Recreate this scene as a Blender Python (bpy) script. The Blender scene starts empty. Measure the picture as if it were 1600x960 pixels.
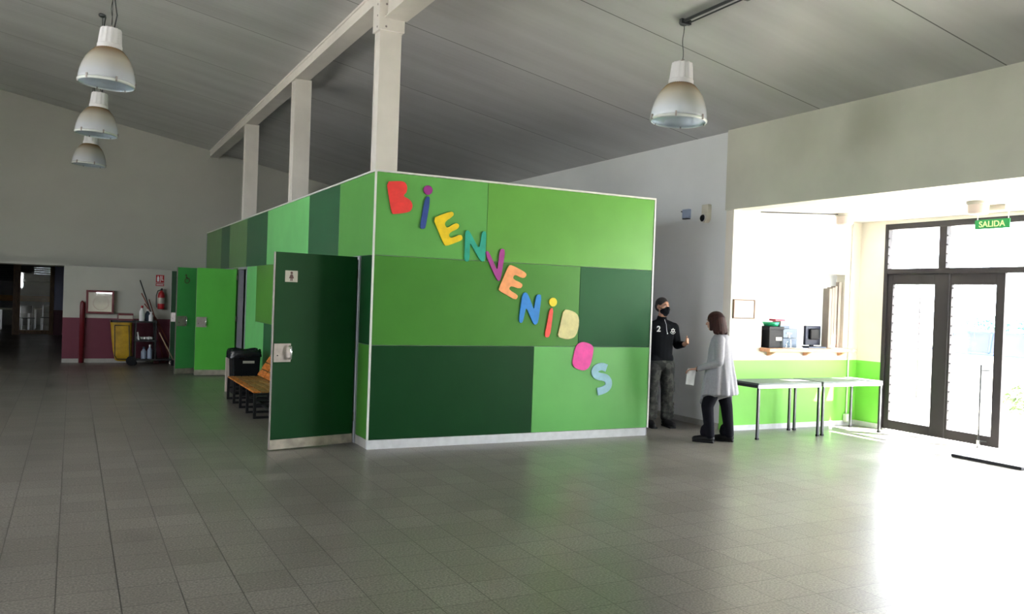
import bpy, bmesh, math, random
from mathutils import Vector, Matrix
from mathutils.geometry import tessellate_polygon
random.seed(7)
PI = math.pi
C = bpy.context.scene.collection
sc = bpy.context.scene

# ------------------------------------------------------------------ camera
F_PX, YAW, PITCH, ROLL = 1332.5, 0.47616, -0.0096788, 0.0351991
cam = bpy.data.cameras.new('camera')
cam.sensor_fit = 'HORIZONTAL'
cam.sensor_width = 36.0
cam.lens = F_PX / 1600 * 36
cam.clip_start = 0.05
cam.clip_end = 500
co = bpy.data.objects.new('camera', cam)
C.objects.link(co)
fw = Vector((math.sin(YAW) * math.cos(PITCH), math.cos(YAW) * math.cos(PITCH), math.sin(PITCH)))
rt = Vector((math.cos(YAW), -math.sin(YAW), 0))
up = rt.cross(fw)
r2 = rt * math.cos(ROLL) + up * math.sin(ROLL)
u2 = -rt * math.sin(ROLL) + up * math.cos(ROLL)
M = Matrix((r2, u2, -fw)).transposed().to_4x4()
M.translation = Vector((0, 0, 1.68))
co.matrix_world = M
sc.camera = co

# ------------------------------------------------------------------ light and exposure
SKY = 20.0
SUN = 115.0
w = bpy.data.worlds.new('sky')
sc.world = w
w.use_nodes = True
bg = w.node_tree.nodes['Background']
bg.inputs[0].default_value = (0.90, 0.95, 1.0, 1)
bg.inputs[1].default_value = SKY
sl = bpy.data.lights.new('sun', 'SUN')
sl.energy = SUN
sl.angle = math.radians(1.0)
sl.color = (1.0, 0.95, 0.86)
so = bpy.data.objects.new('sun', sl)
C.objects.link(so)
so.rotation_euler = Vector((-0.85, 1.0, -2.2)).to_track_quat('-Z', 'Y').to_euler()
sc.view_settings.view_transform = 'Standard'
sc.view_settings.look = 'None'
sc.view_settings.exposure = 0.0
sc.view_settings.gamma = 1.0
sc.view_settings.use_curve_mapping = False
sc.cycles.max_bounces = 10
sc.cycles.diffuse_bounces = 6
sc.cycles.glossy_bounces = 5
sc.cycles.transparent_max_bounces = 12
sc.cycles.caustics_reflective = False
sc.cycles.caustics_refractive = False
sc.cycles.sample_clamp_indirect = 12.0


def portal(name, center, rot, sx, sy):
    l = bpy.data.lights.new(name, 'AREA')
    l.shape = 'RECTANGLE'
    l.size = sx
    l.size_y = sy
    l.cycles.is_portal = True
    o = bpy.data.objects.new(name, l)
    C.objects.link(o)
    o.location = center
    o.rotation_euler = rot
    return o


# ------------------------------------------------------------------ materials
def node_mat(name):
    m = bpy.data.materials.new(name)
    m.use_nodes = True
    nt = m.node_tree
    return m, nt, nt.nodes['Principled BSDF']


def mat(name, col, rough=0.5, metal=0.0, spec=0.5, var=0.06, scale=8.0, bump=0.0, bscale=60.0):
    m, nt, b = node_mat(name)
    N, Lk = nt.nodes, nt.links
    b.inputs['Roughness'].default_value = rough
    b.inputs['Metallic'].default_value = metal
    b.inputs['Specular IOR Level'].default_value = spec
    tc = N.new('ShaderNodeTexCoord')
    if var > 0:
        n = N.new('ShaderNodeTexNoise')
        n.inputs['Scale'].default_value = scale
        n.inputs['Detail'].default_value = 4
        Lk.new(tc.outputs['Object'], n.inputs['Vector'])
        r = N.new('ShaderNodeMapRange')
        r.inputs[1].default_value = 0.3
        r.inputs[2].default_value = 0.7
        r.inputs[3].default_value = 1 - var
        r.inputs[4].default_value = 1 + var
        Lk.new(n.outputs['Fac'], r.inputs[0])
        mx = N.new('ShaderNodeVectorMath')
        mx.operation = 'SCALE'
        mx.inputs[0].default_value = col[:3]
        Lk.new(r.outputs[0], mx.inputs['Scale'])
        Lk.new(mx.outputs[0], b.inputs['Base Color'])
    else:
        b.inputs['Base Color'].default_value = (*col[:3], 1)
    if bump > 0:
        n2 = N.new('ShaderNodeTexNoise')
        n2.inputs['Scale'].default_value = bscale
        n2.inputs['Detail'].default_value = 5
        Lk.new(tc.outputs['Object'], n2.inputs['Vector'])
        bp = N.new('ShaderNodeBump')
        bp.inputs['Strength'].default_value = bump
        bp.inputs['Distance'].default_value = 0.01
        Lk.new(n2.outputs['Fac'], bp.inputs['Height'])
        Lk.new(bp.outputs[0], b.inputs['Normal'])
    return m


def glass_mat(name, tint=(1, 1, 1), gloss=0.08, rough=0.02):
    m = bpy.data.materials.new(name)
    m.use_nodes = True
    nt = m.node_tree
    N, Lk = nt.nodes, nt.links
    N.clear()
    o = N.new('ShaderNodeOutputMaterial')
    t = N.new('ShaderNodeBsdfTransparent')
    t.inputs[0].default_value = (*tint, 1)
    g = N.new('ShaderNodeBsdfGlossy')
    g.inputs['Roughness'].default_value = rough
    mx = N.new('ShaderNodeMixShader')
    mx.inputs[0].default_value = gloss
    Lk.new(t.outputs[0], mx.inputs[1])
    Lk.new(g.outputs[0], mx.inputs[2])
    Lk.new(mx.outputs[0], o.inputs[0])
    return m


def floor_mat():
    m, nt, b = node_mat('terrazzo_tiles')
    N, Lk = nt.nodes, nt.links
    g = N.new('ShaderNodeNewGeometry')
    mp = N.new('ShaderNodeMapping')
    T = 0.3075
    mp.inputs['Location'].default_value = (-3.96 + T * 40, -3.305 + T * 40, 0)
    Lk.new(g.outputs['Position'], mp.inputs['Vector'])
    br = N.new('ShaderNodeTexBrick')
    br.offset = 0.0
    br.squash = 1.0
    br.inputs['Scale'].default_value = 1.0
    br.inputs['Brick Width'].default_value = T
    br.inputs['Row Height'].default_value = T
    br.inputs['Mortar Size'].default_value = 0.0032
    br.inputs['Mortar Smooth'].default_value = 0.1
    br.inputs['Color1'].default_value = (0.155, 0.142, 0.124, 1)
    br.inputs['Color2'].default_value = (0.195, 0.180, 0.160, 1)
    br.inputs['Mortar'].default_value = (0.045, 0.04, 0.035, 1)
    Lk.new(mp.outputs[0], br.inputs['Vector'])
    n = N.new('ShaderNodeTexNoise')
    n.inputs['Scale'].default_value = 75
    n.inputs['Detail'].default_value = 3
    Lk.new(g.outputs['Position'], n.inputs['Vector'])
    r = N.new('ShaderNodeMapRange')
    r.inputs[1].default_value = 0.35
    r.inputs[2].default_value = 0.7
    r.inputs[3].default_value = 0.55
    r.inputs[4].default_value = 1.65
    Lk.new(n.outputs['Fac'], r.inputs[0])
    n2 = N.new('ShaderNodeTexNoise')
    n2.inputs['Scale'].default_value = 0.9
    n2.inputs['Detail'].default_value = 2
    Lk.new(g.outputs['Position'], n2.inputs['Vector'])
    r3 = N.new('ShaderNodeMapRange')
    r3.inputs[1].default_value = 0.3
    r3.inputs[2].default_value = 0.7
    r3.inputs[3].default_value = 0.88
    r3.inputs[4].default_value = 1.12
    Lk.new(n2.outputs['Fac'], r3.inputs[0])
    mu = N.new('ShaderNodeMath')
    mu.operation = 'MULTIPLY'
    Lk.new(r.outputs[0], mu.inputs[0])
    Lk.new(r3.outputs[0], mu.inputs[1])
    vm = N.new('ShaderNodeVectorMath')
    vm.operation = 'SCALE'
    Lk.new(br.outputs['Color'], vm.inputs[0])
    Lk.new(mu.outputs[0], vm.inputs['Scale'])
    Lk.new(vm.outputs[0], b.inputs['Base Color'])
    rr = N.new('ShaderNodeMapRange')
    rr.inputs[1].default_value = 0.3
    rr.inputs[2].default_value = 0.7
    rr.inputs[3].default_value = 0.285
    rr.inputs[4].default_value = 0.38
    Lk.new(n2.outputs['Fac'], rr.inputs[0])
    Lk.new(rr.outputs[0], b.inputs['Roughness'])
    b.inputs['Specular IOR Level'].default_value = 0.75
    bp = N.new('ShaderNodeBump')
    bp.inputs['Strength'].default_value = 0.25
    bp.inputs['Distance'].default_value = 0.002
    inv = N.new('ShaderNodeMath')
    inv.operation = 'SUBTRACT'
    inv.inputs[0].default_value = 1.0
    Lk.new(br.outputs['Fac'], inv.inputs[1])
    Lk.new(inv.outputs[0], bp.inputs['Height'])
    Lk.new(bp.outputs[0], b.inputs['Normal'])
    return m


def ceiling_mat():
    m, nt, b = node_mat('roof_sandwich_panel')
    N, Lk = nt.nodes, nt.links
    g = N.new('ShaderNodeNewGeometry')
    mp = N.new('ShaderNodeMapping')
    mp.inputs['Location'].default_value = (100, -5.10 + 2.28 * 30, 0)
    Lk.new(g.outputs['Position'], mp.inputs['Vector'])
    br = N.new('ShaderNodeTexBrick')
    br.offset = 0.0
    br.inputs['Scale'].default_value = 1.0
    br.inputs['Brick Width'].default_value = 500
    br.inputs['Row Height'].default_value = 2.28
    br.inputs['Mortar Size'].default_value = 0.008
    br.inputs['Color1'].default_value = (0.47, 0.47, 0.47, 1)
    br.inputs['Color2'].default_value = (0.51, 0.51, 0.505, 1)
    br.inputs['Mortar'].default_value = (0.08, 0.08, 0.08, 1)
    Lk.new(mp.outputs[0], br.inputs['Vector'])
    st = N.new('ShaderNodeMapping')
    st.inputs['Scale'].default_value = (0.35, 2.0, 0.35)
    Lk.new(g.outputs['Position'], st.inputs['Vector'])
    n = N.new('ShaderNodeTexNoise')
    n.inputs['Scale'].default_value = 1.2
    n.inputs['Detail'].default_value = 5
    Lk.new(st.outputs[0], n.inputs['Vector'])
    r = N.new('ShaderNodeMapRange')
    r.inputs[1].default_value = 0.3
    r.inputs[2].default_value = 0.7
    r.inputs[3].default_value = 0.88
    r.inputs[4].default_value = 1.10
    Lk.new(n.outputs['Fac'], r.inputs[0])
    vm = N.new('ShaderNodeVectorMath')
    vm.operation = 'SCALE'
    Lk.new(br.outputs['Color'], vm.inputs[0])
    Lk.new(r.outputs[0], vm.inputs['Scale'])
    Lk.new(vm.outputs[0], b.inputs['Base Color'])
    b.inputs['Roughness'].default_value = 0.33
    b.inputs['Metallic'].default_value = 0.0
    b.inputs['Specular IOR Level'].default_value = 0.6
    wv = N.new('ShaderNodeTexWave')
    wv.wave_type = 'BANDS'
    wv.bands_direction = 'Y'
    wv.inputs['Scale'].default_value = 3.0
    Lk.new(g.outputs['Position'], wv.inputs['Vector'])
    bp = N.new('ShaderNodeBump')
    bp.inputs['Strength'].default_value = 0.25
    bp.inputs['Distance'].default_value = 0.003
    Lk.new(wv.outputs['Fac'], bp.inputs['Height'])
    Lk.new(bp.outputs[0], b.inputs['Normal'])
    return m


def plank_mat(name, c1, c2, rough=0.4, scale=(1, 12, 1)):
    m, nt, b = node_mat(name)
    N, Lk = nt.nodes, nt.links
    tc = N.new('ShaderNodeTexCoord')
    mp = N.new('ShaderNodeMapping')
    mp.inputs['Scale'].default_value = scale
    Lk.new(tc.outputs['Object'], mp.inputs['Vector'])
    n = N.new('ShaderNodeTexNoise')
    n.inputs['Scale'].default_value = 6
    n.inputs['Detail'].default_value = 6
    Lk.new(mp.outputs[0], n.inputs['Vector'])
    cr = N.new('ShaderNodeValToRGB')
    cr.color_ramp.elements[0].position = 0.35
    cr.color_ramp.elements[0].color = (*c1, 1)
    cr.color_ramp.elements[1].position = 0.65
    cr.color_ramp.elements[1].color = (*c2, 1)
    Lk.new(n.outputs['Fac'], cr.inputs[0])
    Lk.new(cr.outputs[0], b.inputs['Base Color'])
    b.inputs['Roughness'].default_value = rough
    b.inputs['Specular IOR Level'].default_value = 0.25
    return m


def split_mat(name, low, high, z):
    """painted wall: dado colour below z, wall colour above (world height)"""
    m, nt, b = node_mat(name)
    N, Lk = nt.nodes, nt.links
    g = N.new('ShaderNodeNewGeometry')
    s = N.new('ShaderNodeSeparateXYZ')
    Lk.new(g.outputs['Position'], s.inputs[0])
    gt = N.new('ShaderNodeMath')
    gt.operation = 'GREATER_THAN'
    gt.inputs[1].default_value = z
    Lk.new(s.outputs[2], gt.inputs[0])
    mx = N.new('ShaderNodeMixRGB')
    mx.inputs[1].default_value = (*low, 1)
    mx.inputs[2].default_value = (*high, 1)
    Lk.new(gt.outputs[0], mx.inputs[0])
    n = N.new('ShaderNodeTexNoise')
    n.inputs['Scale'].default_value = 1.5
    n.inputs['Detail'].default_value = 6
    Lk.new(g.outputs['Position'], n.inputs['Vector'])
    r = N.new('ShaderNodeMapRange')
    r.inputs[1].default_value = 0.3
    r.inputs[2].default_value = 0.7
    r.inputs[3].default_value = 0.93
    r.inputs[4].default_value = 1.05
    Lk.new(n.outputs['Fac'], r.inputs[0])
    vm = N.new('ShaderNodeVectorMath')
    vm.operation = 'SCALE'
    Lk.new(mx.outputs[0], vm.inputs[0])
    Lk.new(r.outputs[0], vm.inputs['Scale'])
    Lk.new(vm.outputs[0], b.inputs['Base Color'])
    b.inputs['Roughness'].default_value = 0.55
    return m


def camo_mat():
    m, nt, b = node_mat('camouflage_cloth')
    N, Lk = nt.nodes, nt.links
    tc = N.new('ShaderNodeTexCoord')
    n = N.new('ShaderNodeTexNoise')
    n.inputs['Scale'].default_value = 14
    n.inputs['Detail'].default_value = 2
    Lk.new(tc.outputs['Object'], n.inputs['Vector'])
    cr = N.new('ShaderNodeValToRGB')
    cr.color_ramp.interpolation = 'CONSTANT'
    e = cr.color_ramp.elements
    e[0].position = 0.0
    e[0].color = (0.010, 0.011, 0.010, 1)
    e[1].position = 0.46
    e[1].color = (0.022, 0.024, 0.021, 1)
    x = e.new(0.56)
    x.color = (0.045, 0.047, 0.042, 1)
    Lk.new(n.outputs['Fac'], cr.inputs[0])
    Lk.new(cr.outputs[0], b.inputs['Base Color'])
    b.inputs['Roughness'].default_value = 0.9
    return m


def lamp_shade_mat():
    """ribbed plastic bell, yellowed by age towards the neck"""
    m = bpy.data.materials.new('yellowed_bell_plastic')
    m.use_nodes = True
    nt = m.node_tree
    N, Lk = nt.nodes, nt.links
    b = N['Principled BSDF']
    tc = N.new('ShaderNodeTexCoord')
    s = N.new('ShaderNodeSeparateXYZ')
    Lk.new(tc.outputs['Object'], s.inputs[0])
    r = N.new('ShaderNodeMapRange')
    r.inputs[1].default_value = 0.10
    r.inputs[2].default_value = 0.38
    Lk.new(s.outputs[2], r.inputs[0])
    cr = N.new('ShaderNodeValToRGB')
    e = cr.color_ramp.elements
    e[0].position = 0.0
    e[0].color = (0.86, 0.88, 0.93, 1)
    e[1].position = 1.0
    e[1].color = (0.40, 0.23, 0.07, 1)
    x = e.new(0.55)
    x.color = (0.80, 0.76, 0.66, 1)
    Lk.new(r.outputs[0], cr.inputs[0])
    Lk.new(cr.outputs[0], b.inputs['Base Color'])
    b.inputs['Roughness'].default_value = 0.18
    b.inputs['Specular IOR Level'].default_value = 0.9
    b.inputs['Coat Weight'].default_value = 0.6
    b.inputs['Coat Roughness'].default_value = 0.06
    tr = N.new('ShaderNodeBsdfTransparent')
    tl = N.new('ShaderNodeBsdfTranslucent')
    Lk.new(cr.outputs[0], tl.inputs[0])
    m1 = N.new('ShaderNodeMixShader')
    m1.inputs[0].default_value = 0.45
    Lk.new(b.outputs[0], m1.inputs[1])
    Lk.new(tl.outputs[0], m1.inputs[2])
    m2 = N.new('ShaderNodeMixShader')
    m2.inputs[0].default_value = 0.25
    Lk.new(m1.outputs[0], m2.inputs[1])
    Lk.new(tr.outputs[0], m2.inputs[2])
    Lk.new(m2.outputs[0], N['Material Output'].inputs[0])
    return m


def cloth_mat(name, col):
    m, nt, b = node_mat(name)
    N, Lk = nt.nodes, nt.links
    b.inputs['Base Color'].default_value = (*col, 1)
    b.inputs['Roughness'].default_value = 0.9
    t = N.new('ShaderNodeBsdfTranslucent')
    t.inputs[0].default_value = (*col, 1)
    mx = N.new('ShaderNodeMixShader')
    mx.inputs[0].default_value = 0.25
    Lk.new(b.outputs[0], mx.inputs[1])
    Lk.new(t.outputs[0], mx.inputs[2])
    Lk.new(mx.outputs[0], N['Material Output'].inputs[0])
    return m


MT = {}
MT['floor'] = floor_mat()
MT['ceil'] = ceiling_mat()
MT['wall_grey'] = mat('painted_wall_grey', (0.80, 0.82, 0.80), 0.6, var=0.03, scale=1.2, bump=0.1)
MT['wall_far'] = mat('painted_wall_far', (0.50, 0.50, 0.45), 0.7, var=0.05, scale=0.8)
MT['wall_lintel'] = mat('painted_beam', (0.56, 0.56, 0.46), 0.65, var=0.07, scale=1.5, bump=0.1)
MT['entry'] = split_mat('entry_paint', (0.20, 0.62, 0.08), (0.82, 0.78, 0.68), 0.955)
MT['dado'] = split_mat('maroon_dado_paint', (0.16, 0.025, 0.05), (0.52, 0.52, 0.46), 0.955)
MT['lav'] = split_mat('lavender_dado_paint', (0.10, 0.02, 0.035), (0.34, 0.37, 0.55), 0.80)
MT['white'] = mat('white_paint', (0.80, 0.79, 0.76), 0.45, var=0.04, scale=5)
MT['ivory'] = mat('ivory_steel_paint', (0.78, 0.74, 0.68), 0.4, var=0.04, scale=4)
MT['skirt'] = mat('white_skirting', (0.68, 0.69, 0.72), 0.5, var=0.08, scale=12)
MT['base_grey'] = mat('grey_skirting', (0.42, 0.41, 0.38), 0.5, var=0.08, scale=10)
G = {
    'g_light': (0.13, 0.42, 0.11), 'g_mid': (0.055, 0.215, 0.028), 'g_mid2': (0.10, 0.30, 0.045), 'g_dark': (0.010, 0.085, 0.026),
    'g_deep': (0.004, 0.048, 0.011), 'g_tl': (0.105, 0.34, 0.075), 'g_door': (0.07, 0.40, 0.10), 'g_door5': (0.10, 0.50, 0.06), 'g_sage': (0.13, 0.27, 0.10),
    'g_forest': (0.028, 0.125, 0.055), 'g_mint': (0.19, 0.62, 0.20)}
for k, v in G.items():
    MT[k] = mat('laminate_' + k, v, 0.5 if k in ('g_deep', 'g_dark') else 0.38, var=0.05, scale=2.5, spec=0.16 if k in ('g_deep', 'g_dark') else 0.3)
MT['steel'] = mat('brushed_steel', (0.36, 0.32, 0.30), 0.45, metal=0.8, var=0.12, scale=20)
MT['chrome'] = mat('chrome', (0.8, 0.8, 0.8), 0.12, metal=1.0, var=0)
MT['kick'] = mat('scuffed_kick_plate', (0.42, 0.38, 0.32), 0.45, metal=0.5, var=0.25, scale=10)
MT['frame'] = mat('grey_door_frame', (0.022, 0.020, 0.023), 0.5, var=0.05, spec=0.3)
MT['jamb'] = mat('grey_jamb_paint', (0.38, 0.38, 0.43), 0.45, var=0.05)
MT['black'] = mat('black_paint', (0.012, 0.012, 0.014), 0.4, var=0.1)
MT['blackp'] = mat('black_plastic', (0.007, 0.008, 0.010), 0.5, var=0.1, spec=0.2)
MT['bag'] = mat('black_bin_liner', (0.014, 0.016, 0.02), 0.22, var=0.1, bump=0.6, bscale=25)
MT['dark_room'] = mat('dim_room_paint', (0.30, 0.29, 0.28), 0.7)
MT['wood_o'] = plank_mat('orange_varnished_wood', (0.36, 0.09, 0.015), (0.75, 0.27, 0.06), 0.35, (6, 1.2, 6))
MT['wood_s'] = plank_mat('seat_slat_wood', (0.22, 0.10, 0.03), (0.42, 0.22, 0.07), 0.35, (6, 1.2, 6))
MT['wood_shelf'] = plank_mat('counter_wood', (0.55, 0.27, 0.16), (0.70, 0.38, 0.24), 0.4, (1.2, 6, 6))
MT['wood_dark'] = plank_mat('brown_door_wood', (0.10, 0.05, 0.02), (0.17, 0.09, 0.035), 0.4, (6, 6, 1))
MT['wood_band'] = plank_mat('ochre_wood', (0.30, 0.15, 0.035), (0.40, 0.21, 0.05), 0.5, (1, 6, 6))
MT['stick'] = mat('brown_stick', (0.22, 0.05, 0.03), 0.5)
MT['stick_l'] = mat('pale_wood_stick', (0.45, 0.33, 0.22), 0.5)
MT['red'] = mat('red_enamel', (0.42, 0.015, 0.02), 0.3)
MT['maroon'] = mat('maroon_enamel', (0.15, 0.012, 0.018), 0.35)
MT['yellow_bag'] = mat('yellow_vinyl', (0.55, 0.33, 0.02), 0.5, var=0.2, scale=8, bump=0.5, bscale=9)
MT['glass'] = glass_mat('window_glass')
MT['glass_refl'] = glass_mat('reflective_glass', gloss=0.6)
MT['clear'] = glass_mat('clear_plastic', (0.88, 0.93, 0.97), 0.12, 0.08)
MT['table_top'] = mat('grey_laminate_top', (0.13, 0.16, 0.15), 0.5, var=0.03, spec=0.3)
MT['alu'] = mat('aluminium', (0.72, 0.73, 0.76), 0.3, metal=0.85, var=0.04)
MT['leg_dark'] = mat('dark_steel_leg', (0.05, 0.055, 0.06), 0.3, metal=0.3, var=0.05)
MT['paper'] = mat('paper', (0.82, 0.82, 0.82), 0.7, var=0.03)
MT['plate'] = mat('label_plate', (0.50, 0.47, 0.40), 0.5, var=0.05)
MT['ink'] = mat('dark_print', (0.10, 0.045, 0.04), 0.6)
MT['green_sign'] = mat('exit_sign_green', (0.015, 0.20, 0.055), 0.5, var=0, spec=0.2)
MT['sign_text'] = mat('exit_sign_letters', (0.60, 0.75, 0.35), 0.5, var=0)
MT['blueg'] = mat('slate_blue_card', (0.08, 0.12, 0.18), 0.5)
MT['darkblue'] = mat('dark_blue_plastic', (0.012, 0.018, 0.045), 0.5)
MT['green_toy'] = mat('green_plastic', (0.02, 0.45, 0.20), 0.4)
MT['red_toy'] = mat('red_card', (0.60, 0.06, 0.10), 0.5)
MT['pink_toy'] = mat('pink_card', (0.70, 0.35, 0.42), 0.5)
MT['curtain'] = mat('taupe_vertical_slats', (0.30, 0.26, 0.23), 0.7)
MT['lilac'] = mat('grey_blue_plastic', (0.35, 0.42, 0.55), 0.4)
MT['cam_body'] = mat('beige_plastic', (0.62, 0.60, 0.48), 0.4)
MT['mat_rubber'] = mat('grey_doormat', (0.45, 0.45, 0.45), 0.9, bump=0.5)
MT['mat_edge'] = mat('mat_rubber_edge', (0.02, 0.02, 0.025), 0.6)
MT['concrete'] = mat('pale_concrete', (0.62, 0.60, 0.56), 0.8, scale=2)
MT['leaf'] = mat('shrub_leaf', (0.045, 0.085, 0.018), 0.6, var=0.4, scale=30)
MT['leaf2'] = mat('tree_leaf', (0.16, 0.34, 0.28), 0.6, var=0.3, scale=5)
MT['stem'] = mat('woody_stem', (0.20, 0.12, 0.06), 0.8)
MT['car'] = mat('blue_car_paint', (0.007, 0.022, 0.08), 0.4)
MT['skin'] = mat('skin', (0.42, 0.22, 0.14), 0.5, var=0.04)
MT['skin2'] = mat('skin_pale', (0.50, 0.28, 0.20), 0.5, var=0.04)
MT['hair_b'] = mat('black_hair', (0.010, 0.008, 0.007), 0.5, bump=0.4, bscale=120)
MT['hair_r'] = plank_mat('auburn_hair', (0.010, 0.002, 0.0015), (0.032, 0.007, 0.005), 0.7, (14, 14, 1))
MT['sweater'] = mat('black_knit', (0.005, 0.006, 0.008), 0.95, spec=0.15, bump=0.3, bscale=90)
MT['mask'] = mat('dark_face_mask', (0.008, 0.010, 0.013), 0.9, spec=0.15)
MT['camo'] = camo_mat()
MT['shoe'] = mat('black_shoe', (0.006, 0.006, 0.007), 0.6, spec=0.25)
MT['cardigan'] = mat('grey_marl_knit', (0.30, 0.30, 0.33), 0.95, spec=0.15, var=0.05, scale=40, bump=0.2, bscale=80)
MT['trousers'] = mat('black_trousers', (0.006, 0.006, 0.010), 0.9, spec=0.15)
MT['printw'] = mat('white_print', (0.75, 0.75, 0.75), 0.7, var=0)
MT['shade'] = lamp_shade_mat()
MT['blind'] = cloth_mat('white_blind_cloth', (0.85, 0.85, 0.84))
MT['lampcap'] = mat('white_lamp_housing', (0.78, 0.77, 0.78), 0.35, var=0.03)
MT['rim'] = mat('clear_rim', (0.75, 0.78, 0.74), 0.15, var=0.05)
MT['diff'] = mat('opal_diffuser', (0.62, 0.52, 0.46), 0.4, var=0.03)


# ------------------------------------------------------------------ geometry helpers
def box(bm, a, b, mtx=None):
    x0, y0, z0 = a
    x1, y1, z1 = b
    vs = [bm.verts.new(p) for p in ((x0, y0, z0), (x1, y0, z0), (x1, y1, z0), (x0, y1, z0), (x0, y0, z1), (x1, y0, z1), (x1, y1, z1), (x0, y1, z1))]
    if mtx is not None:
        for v in vs:
            v.co = mtx @ v.co
    for f in ((3, 2, 1, 0), (4, 5, 6, 7), (0, 1, 5, 4), (1, 2, 6, 5), (2, 3, 7, 6), (3, 0, 4, 7)):
        bm.faces.new([vs[i] for i in f])
    return vs


def frame_axes(d):
    d = d.normalized()
    a = Vector((0, 0, 1)) if abs(d.z) < 0.9 else Vector((1, 0, 0))
    x = d.cross(a).normalized()
    return x, d.cross(x).normalized()


def tube(bm, pts, r, seg=12, caps=True):
    """round bar through points; r number or list"""
    pts = [Vector(p) for p in pts]
    rs = r if isinstance(r, (list, tuple)) else [r] * len(pts)
    rings = []
    px = None
    for i, p in enumerate(pts):
        d = (pts[min(i + 1, len(pts) - 1)] - pts[max(i - 1, 0)])
        x, y = frame_axes(d)
        if px is not None:
            dn = d.normalized()
            x = (px - dn * px.dot(dn)).normalized()
            y = dn.cross(x)
        px = x
        rings.append([bm.verts.new(p + (x * math.cos(2 * PI * k / seg) + y * math.sin(2 * PI * k / seg)) * rs[i]) for k in range(seg)])
    for a, b in zip(rings, rings[1:]):
        for k in range(seg):
            bm.faces.new((a[k], a[(k + 1) % seg], b[(k + 1) % seg], b[k]))
    if caps:
        bm.faces.new(rings[0][::-1])
        bm.faces.new(rings[-1])


def lathe(bm, prof, seg=32, center=(0, 0, 0), closed=True):
    rings = []
    cx, cy, cz = center
    for r, z in prof:
        if r < 1e-5:
            rings.append([bm.verts.new((cx, cy, cz + z))])
        else:
            rings.append([bm.verts.new((cx + r * math.cos(2 * PI * k / seg), cy + r * math.sin(2 * PI * k / seg), cz + z)) for k in range(seg)])
    for a, b in zip(rings, rings[1:]):
        for k in range(seg):
            k2 = (k + 1) % seg
            if len(a) == 1 and len(b) == 1:
                continue
            if len(a) == 1:
                bm.faces.new((a[0], b[k2], b[k]))
            elif len(b) == 1:
                bm.faces.new((a[k], a[k2], b[0]))
            else:
                bm.faces.new((a[k], a[k2], b[k2], b[k]))
    if closed:
        if len(rings[0]) > 1:
            bm.faces.new(rings[0][::-1])
        if len(rings[-1]) > 1:
            bm.faces.new(rings[-1])


def prism(bm, poly, fn, d0, d1):
    """poly in a plane, fn(u, v, d) -> point"""
    a = [bm.verts.new(fn(u, v, d0)) for u, v in poly]
    b = [bm.verts.new(fn(u, v, d1)) for u, v in poly]
    n = len(poly)
    bm.faces.new(a)
    bm.faces.new(b[::-1])
    for i in range(n):
        j = (i + 1) % n
        bm.faces.new((a[j], a[i], b[i], b[j]))


def ell(bm, c, r, seg=20, ring=14, mtx=None):
    c = Vector(c)
    prof = []
    for i in range(ring + 1):
        t = PI * i / ring
        prof.append((math.sin(t), -math.cos(t)))
    n0 = len(bm.verts)
    lathe(bm, [(p if 0 < i < ring else (0, p[1])) for i, p in enumerate(prof)], seg, closed=False)
    bm.verts.ensure_lookup_table()
    for v in bm.verts[n0:]:
        q = Vector((v.co.x * r[0], v.co.y * r[1], v.co.z * r[2]))
        if mtx is not None:
            q = mtx @ q
        v.co = q + c


def cap(bm, p0, p1, r0, r1, seg=16, flat=None):
    """tapered capsule; flat=(axis vector, factor) squashes the section"""
    p0, p1 = Vector(p0), Vector(p1)
    d = (p1 - p0)
    L = d.length
    dn = d.normalized()
    x, y = frame_axes(dn)
    prof = []
    for i in range(6):
        t = PI / 2 * i / 5
        prof.append((math.sin(t) * r0, -math.cos(t) * r0))
    for i in range(6):
        t = PI / 2 * i / 5
        prof.append((math.cos(t) * r1, L + math.sin(t) * r1))
    prof[0] = (0, prof[0][1])
    prof[-1] = (0, prof[-1][1])
    n0 = len(bm.verts)
    lathe(bm, prof, seg, closed=False)
    bm.verts.ensure_lookup_table()
    for v in bm.verts[n0:]:
        off = x * v.co.x + y * v.co.y
        if flat:
            ax = Vector(flat[0]).normalized()
            off = off + ax * off.dot(ax) * (flat[1] - 1)
        v.co = p0 + off + dn * v.co.z


def limb(bm, pts, rs, **k):
    for i in range(len(pts) - 1):
        cap(bm, pts[i], pts[i + 1], rs[i], rs[i + 1], **k)


def obj(name, bm, m, parent=None, smooth=False, bevel=0.0, bseg=2):
    bmesh.ops.recalc_face_normals(bm, faces=bm.faces)
    me = bpy.data.meshes.new(name)
    bm.to_mesh(me)
    bm.free()
    me.materials.append(m if not isinstance(m, str) else MT[m])
    if smooth:
        for p in me.polygons:
            p.use_smooth = True
    o = bpy.data.objects.new(name, me)
    C.objects.link(o)
    if bevel > 0:
        md = o.modifiers.new('bevel', 'BEVEL')
        md.width = bevel
        md.segments = bseg
        md.limit_method = 'ANGLE'
    if parent is not None:
        o.parent = parent
    return o


def autosmooth(o, ang=35):
    o.data.set_sharp_from_angle(angle=math.radians(ang))
    for p in o.data.polygons:
        p.use_smooth = True


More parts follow.
